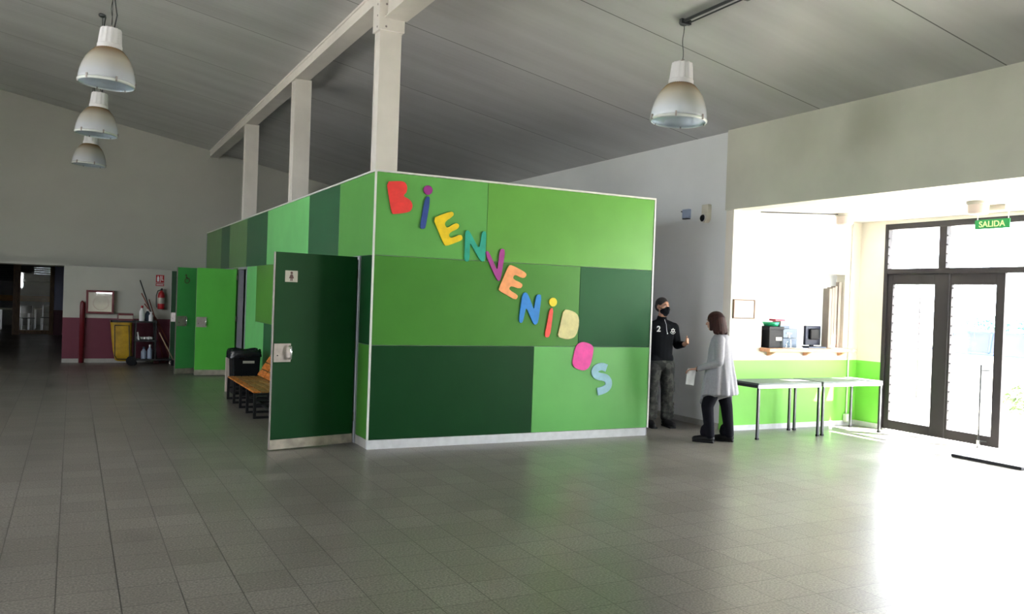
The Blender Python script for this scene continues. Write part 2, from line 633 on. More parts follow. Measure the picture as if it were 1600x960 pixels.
def remesh(name, bm, m, parent, voxel=0.008, smooth=4):
    """unites overlapping closed shapes into one continuous skin"""
    bmesh.ops.recalc_face_normals(bm, faces=bm.faces)
    me = bpy.data.meshes.new('t')
    bm.to_mesh(me)
    bm.free()
    t = bpy.data.objects.new('t', me)
    C.objects.link(t)
    r = t.modifiers.new('r', 'REMESH')
    r.mode = 'VOXEL'
    r.voxel_size = voxel
    if smooth:
        s = t.modifiers.new('s', 'SMOOTH')
        s.factor = 0.5
        s.iterations = smooth
    dg = bpy.context.evaluated_depsgraph_get()
    me2 = bpy.data.meshes.new_from_object(t.evaluated_get(dg))
    bpy.data.objects.remove(t)
    me2.name = name
    me2.materials.clear()
    me2.materials.append(MT[m])
    for p in me2.polygons:
        p.use_smooth = True
    o = bpy.data.objects.new(name, me2)
    C.objects.link(o)
    o.parent = parent
    return o


def text_obj(name, s, size, m, parent, mtx, ext=0.002, bold=0.0):
    cu = bpy.data.curves.new('t', 'FONT')
    cu.body = s
    cu.size = size
    cu.extrude = ext
    cu.offset = bold
    cu.align_x = 'CENTER'
    cu.align_y = 'CENTER'
    t = bpy.data.objects.new('t', cu)
    C.objects.link(t)
    dg = bpy.context.evaluated_depsgraph_get()
    dg.update()
    me = bpy.data.meshes.new_from_object(t.evaluated_get(dg))
    bpy.data.objects.remove(t)
    me.transform(mtx)
    me.name = name
    me.materials.clear()
    me.materials.append(MT[m])
    o = bpy.data.objects.new(name, me)
    C.objects.link(o)
    if parent is not None:
        o.parent = parent
    return o


def tag(o, label=None, cat=None, group=None, kind=None):
    if label:
        o['label'] = label
    if cat:
        o['category'] = cat
    if group:
        o['group'] = group
    if kind:
        o['kind'] = kind
    return o


def thing(name, label, cat, loc=(0, 0, 0), rz=0.0, group=None, kind=None):
    o = bpy.data.objects.new(name, None)
    o.empty_display_size = 0.1
    C.objects.link(o)
    o.location = loc
    o.rotation_euler = (0, 0, rz)
    return tag(o, label, cat, group, kind)


def B(*boxes, mtx=None):
    bm = bmesh.new()
    for a, b in boxes:
        box(bm, a, b, mtx)
    return bm


def struct(name, bm, m, parent=None, **k):
    o = obj(name, bm, m, parent, **k)
    if parent is None:
        o['kind'] = 'structure'
    return o


def copy_tree(o, parent=None):
    c = o.copy()
    C.objects.link(c)
    if parent is not None:
        c.parent = parent
    for ch in [x for x in bpy.data.objects if x.parent == o]:
        copy_tree(ch, c)
    return c


def zc(x):
    return 4.05 + 0.193 * (7.87 - x)


# ================================================================== THE SETTING
XL, XR, YB, YF = -7.0, 7.87, -6.0, 21.8
struct('floor', B(((XL, YB, -0.1), (10.32, YF, 0.0)), ((XL, YF, -0.1), (3.2, 38.2, 0.0))), 'floor')
# sloping roof slab
bm = bmesh.new()
vs = []
for x, dz in ((XL - 0.3, 0), (XR + 0.3, 0)):
    for y in (YB - 0.3, YF + 0.3):
        vs.append(((x, y, zc(x)), (x, y, zc(x) + 0.15)))
v = [[bm.verts.new(q) for q in pr] for pr in vs]
for f in ((v[0][0], v[1][0], v[3][0], v[2][0]), (v[0][1], v[2][1], v[3][1], v[1][1]), (v[0][0], v[0][1], v[1][1], v[1][0]),
          (v[1][0], v[1][1], v[3][1], v[3][0]), (v[3][0], v[3][1], v[2][1], v[2][0]), (v[2][0], v[2][1], v[0][1], v[0][0])):
    bm.faces.new(f)
struct('ceiling', bm, 'ceil')


def holed(x_or_y, fixed, t, span, z, holes, axis):
    """wall slab with rectangular openings; axis 'x' = wall runs along x at y=fixed..fixed+t"""
    bm = bmesh.new()
    cur = span[0]
    segs = []
    for (a, b, z0, z1) in sorted(holes):
        if a > cur:
            segs.append((cur, a, z[0], z[1]))
        if z0 > z[0]:
            segs.append((a, b, z[0], z0))
        if z1 < z[1]:
            segs.append((a, b, z1, z[1]))
        cur = b
    if cur < span[1]:
        segs.append((cur, span[1], z[0], z[1]))
    for a, b, z0, z1 in segs:
        if axis == 'x':
            box(bm, (a, fixed, z0), (b, fixed + t, z1))
        else:
            box(bm, (fixed, a, z0), (fixed + t, b, z1))
    return bm


LEFT_WIN = [(1.8, 4.4, 2.0, 4.6), (6.3, 9.5, 2.0, 4.6), (13.0, 15.2, 0.9, 2.8)]
BACK_WIN = [(-4.0, -3.0, 1.2, 2.8), (1.0, 2.8, 1.2, 2.8)]
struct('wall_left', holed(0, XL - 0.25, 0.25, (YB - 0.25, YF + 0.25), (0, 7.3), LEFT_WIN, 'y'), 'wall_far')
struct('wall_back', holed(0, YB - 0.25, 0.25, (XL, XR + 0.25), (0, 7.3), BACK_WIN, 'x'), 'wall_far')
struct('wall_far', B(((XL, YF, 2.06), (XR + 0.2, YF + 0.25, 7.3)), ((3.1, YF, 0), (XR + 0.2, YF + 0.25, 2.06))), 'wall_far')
# lower service block in front of the far wall, and the slab over the corridor mouth
struct('wall_service', B(((-0.17, 20.3, 0), (3.1, YF, 2.06)), ((-0.17, YF, 0), (3.1, YF + 0.25, 2.06)), ((-0.17, YF + 0.25, 0), (0.1, 31.0, 2.6))), 'dado')
struct('trim_1', B(((XL, 20.3, 2.045), (-0.17, YF, 2.085))), 'wall_far')
struct('trim_2', B(((-0.30, 20.27, 2.045), (3.1, 20.30, 2.065))), 'base_grey')
struct('baseboard_far', B(((-0.17, 20.28, 0), (3.1, 20.3, 0.085))), 'base_grey')
# right hand grey wall behind the cabin, then the deep beam across the entrance bay
struct('wall_right', B(((XR, 9.0, 0), (XR + 0.13, YF, 4.3))), 'wall_grey')
struct('baseboard_right', B(((XR - 0.015, 9.0, 0), (XR, YF, 0.08))), 'base_grey')
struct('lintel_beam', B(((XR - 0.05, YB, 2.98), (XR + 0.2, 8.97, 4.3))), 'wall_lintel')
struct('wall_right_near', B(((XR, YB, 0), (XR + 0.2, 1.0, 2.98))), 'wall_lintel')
# entrance bay
struct('ceiling_entry', B(((XR + 0.2, 0.8, 2.98), (10.5, 12.6, 3.15))), 'white')
for nm, a_, b_ in (('wall_entry', (XR, 0), (8.44, 2.98)), ('wall_entry_corner', (10.02, 0), (10.32, 2.98)), ('wall_entry_lower', (8.44, 0), (10.02, 1.128)), ('wall_entry_upper', (8.44, 2.20), (10.02, 2.98))):
    struct(nm, B(((a_[0], 8.85, a_[1]), (b_[0], 9.0, b_[1]))), 'entry')
struct('baseboard_entry', B(((XR + 0.02, 8.835, 0), (10.32, 8.85, 0.07))), 'skirt')
struct('wall_entry_door', B(((10.32, 8.40, 0), (10.47, 8.85, 2.98)), ((10.32, 8.40, 2.90), (10.47, 0.8, 2.98)), ((10.32, 0.8, 0), (10.47, 3.4, 2.98))), 'entry')
struct('baseboard_entry_door', B(((10.305, 8.42, 0), (10.32, 8.835, 0.07))), 'skirt')
struct('wall_entry_near', B(((XR + 0.2, 0.7, 0), (10.47, 0.85, 2.98))), 'entry')
# office behind the counter window
struct('wall_office', holed(0, 12.4, 0.15, (XR + 0.13, 10.32), (0, 2.98), [(8.45, 9.15, 1.2, 2.35)], 'x'), 'white')
struct('wall_office_side', holed(0, 10.32, 0.15, (8.85, 12.55), (0, 2.98), [(9.3, 12.1, 0.9, 2.6)], 'y'), 'white')
# corridor beyond the opening and the room past it
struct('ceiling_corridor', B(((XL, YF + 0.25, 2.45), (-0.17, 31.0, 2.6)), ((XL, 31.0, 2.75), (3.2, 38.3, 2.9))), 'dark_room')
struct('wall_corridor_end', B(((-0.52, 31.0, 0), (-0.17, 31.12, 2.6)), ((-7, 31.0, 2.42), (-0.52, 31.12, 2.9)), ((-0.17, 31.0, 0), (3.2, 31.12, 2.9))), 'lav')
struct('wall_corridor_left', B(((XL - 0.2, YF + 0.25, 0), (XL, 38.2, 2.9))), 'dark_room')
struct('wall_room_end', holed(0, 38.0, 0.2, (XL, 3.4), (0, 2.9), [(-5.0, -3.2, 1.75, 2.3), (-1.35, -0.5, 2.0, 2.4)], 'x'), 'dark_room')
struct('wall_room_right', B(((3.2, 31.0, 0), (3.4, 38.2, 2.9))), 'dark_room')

# windows of the hall (left wall and back wall)
n = 0
for (a, b, z0, z1) in LEFT_WIN:
    n += 1
    fr = B(((XL - 0.16, a, z0), (XL - 0.08, a + 0.06, z1)), ((XL - 0.16, b - 0.06, z0), (XL - 0.08, b, z1)), ((XL - 0.16, a, z0), (XL - 0.08, b, z0 + 0.06)),
           ((XL - 0.16, a, z1 - 0.06), (XL - 0.08, b, z1)), ((XL - 0.15, (a + b) / 2 - 0.03, z0), (XL - 0.09, (a + b) / 2 + 0.03, z1)))
    fo = struct('window_%d' % n, fr, 'frame')
    obj('window_pane', B(((XL - 0.125, a + 0.05, z0 + 0.05), (XL - 0.119, b - 0.05, z1 - 0.05))), 'glass', fo)
    portal('daylight_portal', (XL - 0.02, (a + b) / 2, (z0 + z1) / 2), (0, -PI / 2, 0), z1 - z0, b - a)
for (a, b, z0, z1) in BACK_WIN:
    n += 1
    fr = B(((a, YB - 0.16, z0), (a + 0.06, YB - 0.08, z1)), ((b - 0.06, YB - 0.16, z0), (b, YB - 0.08, z1)), ((a, YB - 0.16, z0), (b, YB - 0.08, z0 + 0.06)),
           ((a, YB - 0.16, z1 - 0.06), (b, YB - 0.08, z1)), (((a + b) / 2 - 0.03, YB - 0.15, z0), ((a + b) / 2 + 0.03, YB - 0.09, z1)))
    fo = struct('window_%d' % n, fr, 'frame')
    obj('window_pane', B(((a + 0.05, YB - 0.125, z0 + 0.05), (b - 0.05, YB - 0.119, z1 - 0.05))), 'glass', fo)
    portal('daylight_portal', ((a + b) / 2, YB - 0.02, (z0 + z1) / 2), (PI / 2, 0, PI), b - a, z1 - z0)
portal('daylight_portal', (10.3, 5.9, 1.45), (0, PI / 2, 0), 2.9, 5.0)

# office window in its back wall, and an added side window
fr = B(((8.45, 12.42, 1.2), (8.52, 12.5, 2.35)), ((9.06, 12.42, 1.2), (9.15, 12.5, 2.35)), ((8.45, 12.42, 2.27), (9.15, 12.5, 2.35)), ((8.45, 12.42, 1.2), (9.15, 12.5, 1.27)))
fo = struct('window_20', fr, 'ivory')
obj('window_pane', B(((8.5, 12.455, 1.25), (9.08, 12.46, 2.3))), 'glass', fo)
rb = thing('added_blind', 'white roller blind added over the office window to cut its glare', 'blind', (8.8, 12.38, 0))  # blind added to stop the window's glare streak on the hall floor
obj('blind_cloth', B(((-0.37, -0.01, 1.18), (0.37, -0.004, 2.36))), 'blind', rb)
bm = bmesh.new()
tube(bm, [(-0.39, -0.02, 2.39), (0.39, -0.02, 2.39)], 0.03, 12)
obj('roller_tube', bm, 'ivory', rb)
rb = thing('added_blind', 'white roller blind added over the side window of the office to dim it', 'blind', (10.29, 10.7, 0))  # second added blind, dims the side window behind the counter
obj('blind_cloth', B(((0.0, -1.45, 0.85), (0.006, 1.45, 2.64))), 'blind', rb)
bm = bmesh.new()
tube(bm, [(0.0, -1.47, 2.68), (0.0, 1.47, 2.68)], 0.028, 12)
obj('roller_tube', bm, 'ivory', rb)
fr = B(((10.38, 9.3, 0.9), (10.44, 9.36, 2.6)), ((10.38, 12.04, 0.9), (10.44, 12.1, 2.6)), ((10.38, 9.3, 0.9), (10.44, 12.1, 0.96)), ((10.38, 9.3, 2.54), (10.44, 12.1, 2.6)))
fo = struct('window_21', fr, 'frame')  # window put in only to light the office
obj('window_pane', B(((10.405, 9.34, 0.94), (10.41, 12.06, 2.56))), 'glass', fo)

# exterior
struct('ground', B(((-60, -60, -0.30), (90, 90, -0.11))), 'concrete')
struct('ground_forecourt', B(((10.32, -5, -0.11), (30, 14, -0.015))), 'concrete')

# ================================================================== ENTRANCE DOOR WALL
D = 10.32


def leaf(name, y0, y1, st_l, st_r, z0=0.02, z1=2.22, low=0.13, top=0.15, label=None):
    """aluminium glazed door leaf in the plane x = D between y0 < y1"""
    d = struct(name, B(((D + 0.02, y0, z0), (D + 0.07, y0 + st_r, z1)), ((D + 0.02, y1 - st_l, z0), (D + 0.07, y1, z1)),
                       ((D + 0.02, y0 + st_r, z0), (D + 0.07, y1 - st_l, z0 + low)), ((D + 0.02, y0 + st_r, z1 - top), (D + 0.07, y1 - st_l, z1))), 'frame', bevel=0.004)
    if label:
        d['label'] = label
    obj('door_pane', B(((D + 0.042, y0 + st_r - 0.01, z0 + low - 0.01), (D + 0.048, y1 - st_l + 0.01, z1 - top + 0.01))), 'glass', d)
    bm = bmesh.new()
    for i in range(15):
        z = z0 + low + 0.12 + i * 0.125
        box(bm, (D + 0.03, y1 - st_l - 0.018, z), (D + 0.06, y1 - st_l + 0.002, z + 0.012))
    obj('grille_bar_end', bm, 'frame', d)  # short stubs stand in for outside grille bars washed out by glare
    return d


d1 = leaf('door_1', 7.42, 8.37, 0.085, 0.21, label='closed grey glazed leaf beside the beige wall strip')
d2 = leaf('door_2', 6.65, 7.41, 0.035, 0.115, label='glazed leaf with the vertical rod, beside the open doorway')
bm = bmesh.new()
tube(bm, [(D - 0.04, 6.88, 0.05), (D - 0.04, 6.88, 1.05)], 0.012)
for z in (0.08, 0.98):
    tube(bm, [(D - 0.04, 6.88, z), (D + 0.03, 6.80, z)], 0.008)
obj('pull_rod', bm, 'leg_dark', d2, smooth=True)
obj('floor_socket', B(((D - 0.055, 6.865, 0.0), (D - 0.025, 6.895, 0.09))), 'alu', d2)
# fixed frame: posts, transom and glazing above
fr = bmesh.new()
box(fr, (D - 0.005, 8.37, 0), (D + 0.09, 8.43, 2.93))
box(fr, (D - 0.005, 3.4, 2.22), (D + 0.09, 8.37, 2.295))
box(fr, (D - 0.005, 3.4, 2.85), (D + 0.09, 8.37, 2.93))
box(fr, (D - 0.005, 7.46, 2.295), (D + 0.09, 7.57, 2.85))
box(fr, (D - 0.005, 5.45, 2.295), (D + 0.09, 5.52, 2.85))
box(fr, (D - 0.005, 3.4, 0), (D + 0.09, 3.5, 2.93))
fo = struct('doorframe', fr, 'frame', bevel=0.004)
for a, b in ((7.56, 8.38), (5.51, 7.47), (3.49, 5.46)):
    obj('window_pane', B(((D + 0.04, a, 2.29), (D + 0.046, b, 2.86))), 'glass', fo)
bm = bmesh.new()
for y in (8.352, 7.442):
    for i in range(4):
        box(bm, (D + 0.0, y, 2.36 + i * 0.12), (D + 0.05, y + 0.018, 2.372 + i * 0.12))
obj('grille_bar_end', bm, 'frame', fo)  # same stubs for the washed-out grille, on the transom panes
# other leaf, standing open towards the outside, beyond the frame of the picture
struct('door_3', B(((D + 0.09, 4.95, 0.02), (D + 1.0, 5.0, 0.15)), ((D + 0.09, 4.95, 2.07), (D + 1.0, 5.0, 2.2)), ((D + 0.09, 4.95, 0.15), (D + 0.2, 5.0, 2.07)), ((D + 0.89, 4.95, 0.15), (D + 1.0, 5.0, 2.07))), 'frame')

# conduit, junction box, counter
bm = bmesh.new()
tube(bm, [(10.13, 8.835, 0.17), (10.13, 8.835, 2.96)], 0.012)
o = obj('cable_conduit', bm, 'white', smooth=True)
tag(o, 'thin white vertical conduit near the corner by the glazed door', 'conduit')
o = thing('junction_box', 'small white socket box above the skirting under the conduit', 'socket box', (10.13, 8.80, 0))
obj('housing', B(((-0.055, -0.02, 0.05), (0.055, 0.045, 0.165))), 'white', o, bevel=0.006)
obj('cover', B(((-0.045, -0.028, 0.06), (0.045, -0.02, 0.155))), 'skirt', o, bevel=0.003)
bm = bmesh.new()
tube(bm, [(8.2, 8.7, 2.965), (9.1, 8.2, 2.965)], 0.008)
tag(obj('ceiling_cable', bm, 'leg_dark', smooth=True), 'thin grey cable run along the bay ceiling', 'cable')

ct = thing('counter_shelf', 'orange-brown wooden counter shelf under the reception window', 'shelf', (9.25, 8.85, 1.09))
obj('shelf_board', B(((-0.84, -0.20, -0.012), (0.84, -0.001, 0.038))), 'wood_shelf', ct, bevel=0.006)
for x in (-0.68, 0.0, 0.68):
    bm = bmesh.new()
    prism(bm, [(-0.16, 0.0), (0.0, 0.0), (0.0, -0.07), (-0.03, -0.07)], lambda u, v, d, x=x: (x + d, u, v), -0.02, 0.02)
    obj('bracket', bm, 'wood_shelf', ct)
ZC = 1.13
o = thing('document_box', 'black document box with white label on the counter', 'box', (8.64, 8.92, ZC))
obj('body', B(((-0.13, -0.15, 0), (0.13, 0.15, 0.29))), 'blackp', o, bevel=0.005)
obj('lid', B(((-0.135, -0.155, 0.25), (0.135, 0.155, 0.295))), 'blackp', o, bevel=0.004)
obj('label', B(((-0.01, -0.153, 0.10), (0.10, -0.150, 0.15))), 'plate', o)
o = thing('crumpled_tray', 'green plastic tray lying on the black document box', 'tray', (8.70, 8.95, ZC + 0.296))
bm = bmesh.new()
lathe(bm, [(0.0, 0.0), (0.09, 0.0), (0.12, 0.055), (0.11, 0.055), (0.082, 0.010), (0.0, 0.010)], 24, closed=False)
obj('dish', bm, 'green_toy', o, smooth=True)
bm = bmesh.new()
ell(bm, (-0.02, 0, 0.025), (0.06, 0.05, 0.015))
obj('folded_cloth', bm, 'paper', o, smooth=True)
o = thing('file_box', 'slate blue file box behind the clear bottle', 'box', (8.98, 8.98, ZC))
obj('body', B(((-0.14, -0.10, 0), (0.16, 0.12, 0.13))), 'blueg', o, bevel=0.004)
obj('upper_drawer', B(((-0.14, -0.10, 0.135), (0.16, 0.12, 0.265))), 'blueg', o, bevel=0.004)
obj('handle', B(((-0.04, -0.108, 0.19), (0.05, -0.10, 0.205))), 'alu', o)
o = thing('card_stack', 'small red and pink cartons stacked on the slate blue file box', 'cartons', (8.90, 9.0, ZC + 0.266))
obj('dark_carton', B(((-0.06, -0.09, 0.0), (0.12, 0.09, 0.04))), 'blueg', o)
obj('pink_carton', B(((-0.04, -0.08, 0.041), (0.13, 0.08, 0.10))), 'pink_toy', o)
obj('red_carton', B(((-0.12, -0.06, 0.101), (0.06, 0.07, 0.13))), 'red_toy', o)
o = thing('sanitizer_bottle', 'clear pump bottle standing on the wooden counter', 'bottle', (8.80, 8.70, 1.129))
bm = bmesh.new()
lathe(bm, [(0, 0), (0.038, 0), (0.042, 0.01), (0.042, 0.10), (0.035, 0.13), (0.014, 0.15), (0.014, 0.165), (0, 0.165)], 24, closed=False)
obj('bottle_body', bm, 'clear', o, smooth=True)
bm = bmesh.new()
lathe(bm, [(0, 0.15), (0.016, 0.15), (0.016, 0.175), (0.006, 0.178), (0.006, 0.205), (0.014, 0.207), (0.014, 0.218), (0, 0.218)], 16, closed=False)
box(bm, (-0.045, -0.006, 0.207), (0.0, 0.006, 0.217))
obj('pump', bm, 'paper', o)
o = thing('computer_monitor', 'dark monitor back on the counter by the taupe slats', 'monitor', (9.56, 9.02, ZC))
obj('screen_housing', B(((-0.14, -0.03, 0.03), (0.16, 0.02, 0.31))), 'darkblue', o, bevel=0.01)
obj('rear_bulge', B(((-0.08, -0.07, 0.11), (0.10, -0.03, 0.27))), 'blackp', o, bevel=0.015)
obj('foot', B(((-0.10, -0.09, 0), (0.12, 0.08, 0.014)), ((-0.02, -0.015, 0.014), (0.04, 0.015, 0.12))), 'blackp', o)
o = thing('paper_tray', 'dark blue flat tray at the far end of the counter beside the document box', 'tray', (8.36, 9.16, ZC))
obj('lower_tray', B(((-0.12, -0.13, 0), (0.10, 0.10, 0.025)), ((-0.12, 0.08, 0.025), (0.10, 0.10, 0.05))), 'darkblue', o)
obj('upper_tray', B(((-0.12, -0.13, 0.05), (0.10, 0.10, 0.09))), 'blueg', o)
o = thing('keyboard', 'dark keyboard lying flat on the counter before the monitor', 'keyboard', (9.38, 8.78, 1.129))
obj('keyboard_base', B(((-0.17, -0.06, 0), (0.17, 0.06, 0.018))), 'blueg', o, bevel=0.003)
obj('keycaps', B(*[((-0.16 + i * 0.027, -0.05 + j * 0.026, 0.018), (-0.138 + i * 0.027, -0.029 + j * 0.026, 0.025)) for i in range(12) for j in range(4)]), 'darkblue', o)
tag(obj('paper_sheet', B(((9.62, 8.68, 1.129), (9.83, 8.83, 1.133))), 'plate'), 'buff papers lying on the counter beneath the monitor', 'paper')
tag(obj('paper_sheet', B(((8.92, 8.68, 1.129), (9.16, 8.84, 1.133))), 'paper'), 'white papers on the counter beside the clear pump bottle', 'paper')
# vertical slat shutters folded at the right of the opening
o = thing('folding_shutter', 'taupe folded shutter slats closing the end of the reception window', 'shutter', (9.9, 8.93, ZC))
for i, (x, h) in enumerate(((-0.14, 0.86), (-0.085, 0.88), (-0.03, 0.90), (0.045, 0.96))):
    obj('slat', B(((x - 0.025, -0.06, 0), (x + 0.028, 0.06 - 0.02 * i, h))), 'curtain', o, bevel=0.006)
o = thing('picture_frame', 'small framed notice on the white wall beside the reception window', 'framed notice', (8.10, 8.85, 1.65))
obj('frame', B(((-0.19, -0.02, -0.13), (-0.175, 0, 0.13)), ((0.175, -0.02, -0.13), (0.19, 0, 0.13)), ((-0.175, -0.02, 0.115), (0.175, 0, 0.13)), ((-0.175, -0.02, -0.13), (0.175, 0, -0.115))), 'wood_dark', o)
obj('sheet', B(((-0.176, -0.012, -0.116), (0.176, -0.002, 0.116))), 'paper', o)

# ceiling fittings in the bay and exit sign
for k, (x, y, lab) in enumerate(((9.2, 6.27, 'round ceiling light above the green exit sign'), (9.22, 8.19, 'round ceiling light close to the white reception wall'))):
    o = thing('ceiling_light', lab, 'ceiling light', (x, y, 2.98), 0, 'round surface lights in the entrance bay')
    bm = bmesh.new()
    lathe(bm, [(0, 0), (0.125, 0), (0.125, -0.03), (0.118, -0.035), (0, -0.035)], 32, closed=False)
    obj('ring', bm, 'plate', o, smooth=False)
    bm = bmesh.new()
    lathe(bm, [(0.112, -0.03), (0.108, -0.13), (0.095, -0.145), (0, -0.15)], 32, closed=False)
    obj('diffuser', bm, 'diff', o, smooth=True)
o = thing('exit_sign', 'green SALIDA exit sign hung from the bay ceiling by the door', 'exit sign', (9.6, 6.36, 2.98))
obj('bracket', B(((-0.03, -0.17, -0.06), (0.03, 0.04, 0))), 'plate', o)
obj('hanger', B(((-0.003, -0.20, -0.17), (0.003, -0.19, -0.06)), ((-0.003, 0.18, -0.17), (0.003, 0.19, -0.06)), ((-0.004, -0.20, -0.07), (0.004, 0.19, -0.06))), 'alu', o)
obj('panel', B(((-0.006, -0.215, -0.275), (0.006, 0.215, -0.165))), 'green_sign', o)
text_obj('lettering', 'SALIDA', 0.098, 'sign_text', o, Matrix.Translation((-0.009, 0.0, -0.222)) @ Matrix.Rotation(-PI / 2, 4, 'Z') @ Matrix.Rotation(PI / 2, 4, 'X'), 0.002, 0.0015)

# doormat
o = thing('doormat', 'grey doormat with black rubber edge at the open doorway', 'doormat', (9.75, 6.12, 0))
obj('pile', B(((-0.44, -0.38, 0.001), (0.5, 0.36, 0.014))), 'mat_rubber', o)
obj('rubber_edge', B(((-0.49, -0.43, 0.001), (-0.44, 0.41, 0.035)), ((0.5, -0.43, 0.001), (0.54, 0.41, 0.022)), ((-0.44, -0.43, 0.001), (0.5, -0.38, 0.022)), ((-0.44, 0.36, 0.001), (0.5, 0.41, 0.022))), 'mat_edge', o, bevel=0.006)


# tables
def table(loc, w_, d_, lab):
    t = thing('folding_table', lab, 'table', loc, 0, 'grey tables along the green wall')
    obj('tabletop', B(((0, 0, 0.695), (w_, d_, 0.72))), 'table_top', t, bevel=0.003)
    obj('front_rail', B(((0.005, -0.001, 0.655), (w_ - 0.005, 0.022, 0.694))), 'alu', t)
    obj('end_rail', B(((0.004, 0.022, 0.655), (0.024, d_ - 0.01, 0.694))), 'black', t)
    obj('end_rail', B(((w_ - 0.024, 0.022, 0.655), (w_ - 0.004, d_ - 0.01, 0.694))), 'black', t)
    obj('rear_rail', B(((0.03, d_ - 0.03, 0.655), (w_ - 0.03, d_ - 0.01, 0.694))), 'leg_dark', t)
    for x in (0.005, w_ - 0.037):
        for y in (0.002, d_ - 0.045):
            l = obj('leg', B(((x, y, 0.02), (x + 0.032, y + 0.032, 0.655))), 'leg_dark', t, bevel=0.004)
            obj('foot_cap', B(((x - 0.002, y - 0.002, 0.0), (x + 0.034, y + 0.034, 0.025))), 'blackp', l)
    return t


table((7.74, 8.13, 0), 1.10, 0.56, 'grey table beside the woman, with papers on its corner')
table((8.90, 8.15, 0), 1.14, 0.54, 'grey table standing by the glazed door frame')
o = tag(obj('paper_sheet', B(((8.45, 8.28, 0.721), (8.78, 8.49, 0.7235))), 'paper'), 'white open sheets lying on the grey table', 'paper')

# grey wall sensors
o = thing('alarm_siren', 'small pale blue box high on the grey wall', 'siren', (XR, 9.82, 3.0))
obj('housing', B(((-0.05, -0.075, -0.07), (0, 0.075, 0.06))), 'lilac', o, bevel=0.008)
obj('base', B(((-0.055, -0.06, -0.085), (0, 0.06, -0.072))), 'leg_dark', o)
bm = bmesh.new()
tube(bm, [(-0.03, 0.075, 0.02), (-0.035, 0.11, 0.035)], 0.009)
obj('side_stub', bm, 'leg_dark', o)
o = thing('motion_camera', 'beige rounded camera housing with black lens on the grey wall', 'security camera', (XR, 9.37, 2.97))
bm = bmesh.new()
prism(bm, [(-0.065, 0.12)] + [(-0.065 * math.cos(t), -0.06 - 0.075 * math.sin(t)) for t in [PI * i / 10 for i in range(11)]] + [(0.065, 0.12)], lambda u, v, d: (-d, u, v), 0.0, 0.075)
obj('housing', bm, 'cam_body', o, bevel=0.01)
bm = bmesh.new()
ell(bm, (-0.075, 0.03, -0.07), (0.03, 0.05, 0.05))
obj('lens', bm, 'blackp', o, smooth=True)
bm = bmesh.new()
lathe(bm, [(0.052, -0.004), (0.06, 0), (0.052, 0.006)], 24, closed=False)
for vv in bm.verts:
    vv.co = Vector((-0.078 - vv.co.z, 0.03 + vv.co.x, -0.065 + vv.co.y))
obj('lens_ring', bm, 'paper', o, smooth=True)

# ================================================================== THE GREEN TOILET CABIN
X0, X1, Y0, ZT = 2.86, 6.56, 8.84, 3.0
cb = thing('toilet_partition', 'large cabin clad in a patchwork of green panels with white edges', None, (0, 0, 0), 0, None, 'structure')
P = lambda a, b, m, e=0.0015: obj('panel', B((a, b)), m, cb, bevel=e, bseg=1)
g = 0.0025
T0 = Y0 + 0.02
zA, zB, zS = 1.125, 2.10, 0.10
for xa, xb, za, zb, m in ((X0 + 0.01, 4.20, zB, ZT, 'g_tl'), (4.20, X1 - 0.01, zB, ZT, 'g_mid2'), (X0 + 0.01, 5.478, zA, zB, 'g_mid'), (5.478, X1 - 0.01, zA, zB, 'g_dark'),
                          (X0 + 0.01, 4.87, zS, zA, 'g_deep'), (4.87, X1 - 0.01, zS, zA, 'g_light')):
    P((xa + g, Y0, za + g), (xb - g, T0, zb - g), m)
# left face (x = X0)
TX = X0 + 0.02
OPEN = [(9.32, 10.20), (16.32, 17.12), (17.85, 18.85), (19.35, 20.2)]
for ya, yb, m in ((Y0 + 0.01, 10.21, 'g_tl'), (10.21, 11.72, 'g_forest'), (11.72, 14.53, 'g_mint'), (14.53, 16.40, 'g_forest'), (16.40, 18.37, 'g_sage'), (18.37, 19.47, 'g_forest'), (19.47, 21.8, 'g_sage')):
    P((X0, ya + g, zB + g), (TX, yb - g, ZT - g), m)
for ya, yb, za, zb, m in ((Y0 + 0.01, 9.27, zA, zB, 'g_deep'), (Y0 + 0.01, 9.27, zS, zA, 'g_mid'), (10.25, 11.6, zA, zB, 'g_forest'), (11.6, 15.35, zA, zB, 'g_mid2'), (15.35, 16.28, zS, zB, 'g_mint'),
                          (10.25, 12.6, zS, zA, 'g_mid'), (12.6, 14.6, zS, zA, 'g_forest'), (14.6, 15.35, zS, zA, 'g_mint'),
                          (17.17, 17.80, zS, zB, 'g_mid2'), (18.90, 19.30, zS, zB, 'g_forest'), (20.25, 21.8, zS, zB, 'g_sage')):
    P((X0, ya + g, za + g), (TX, yb - g, zb - g), m)
# core behind the panels, with door openings
bm = bmesh.new()
box(bm, (TX, T0, 0.0), (X1 - 0.02, T0 + 0.06, ZT - 0.03))
box(bm, (X1 - 0.06, T0, 0.0), (X1, YF - 0.02, ZT - 0.03))
cur = Y0 + 0.03
for a, b in OPEN:
    box(bm, (TX, cur, 0), (TX + 0.06, a - 0.05, ZT - 0.03))
    box(bm, (TX, a - 0.05, 2.10), (TX + 0.06, b + 0.05, ZT - 0.03))
    cur = b + 0.05
box(bm, (TX, cur, 0), (TX + 0.06, YF - 0.02, ZT - 0.03))
box(bm, (TX, Y0 + 0.03, ZT - 0.06), (X1 - 0.03, YF - 0.02, ZT - 0.01))  # unseen top slab, added to keep the cabin interior dark
for y in (10.8, 15.6, 17.5, 19.1):
    box(bm, (TX + 0.06, y, 0), (X1 - 0.06, y + 0.06, ZT - 0.06))
obj('core', bm, 'jamb', cb)
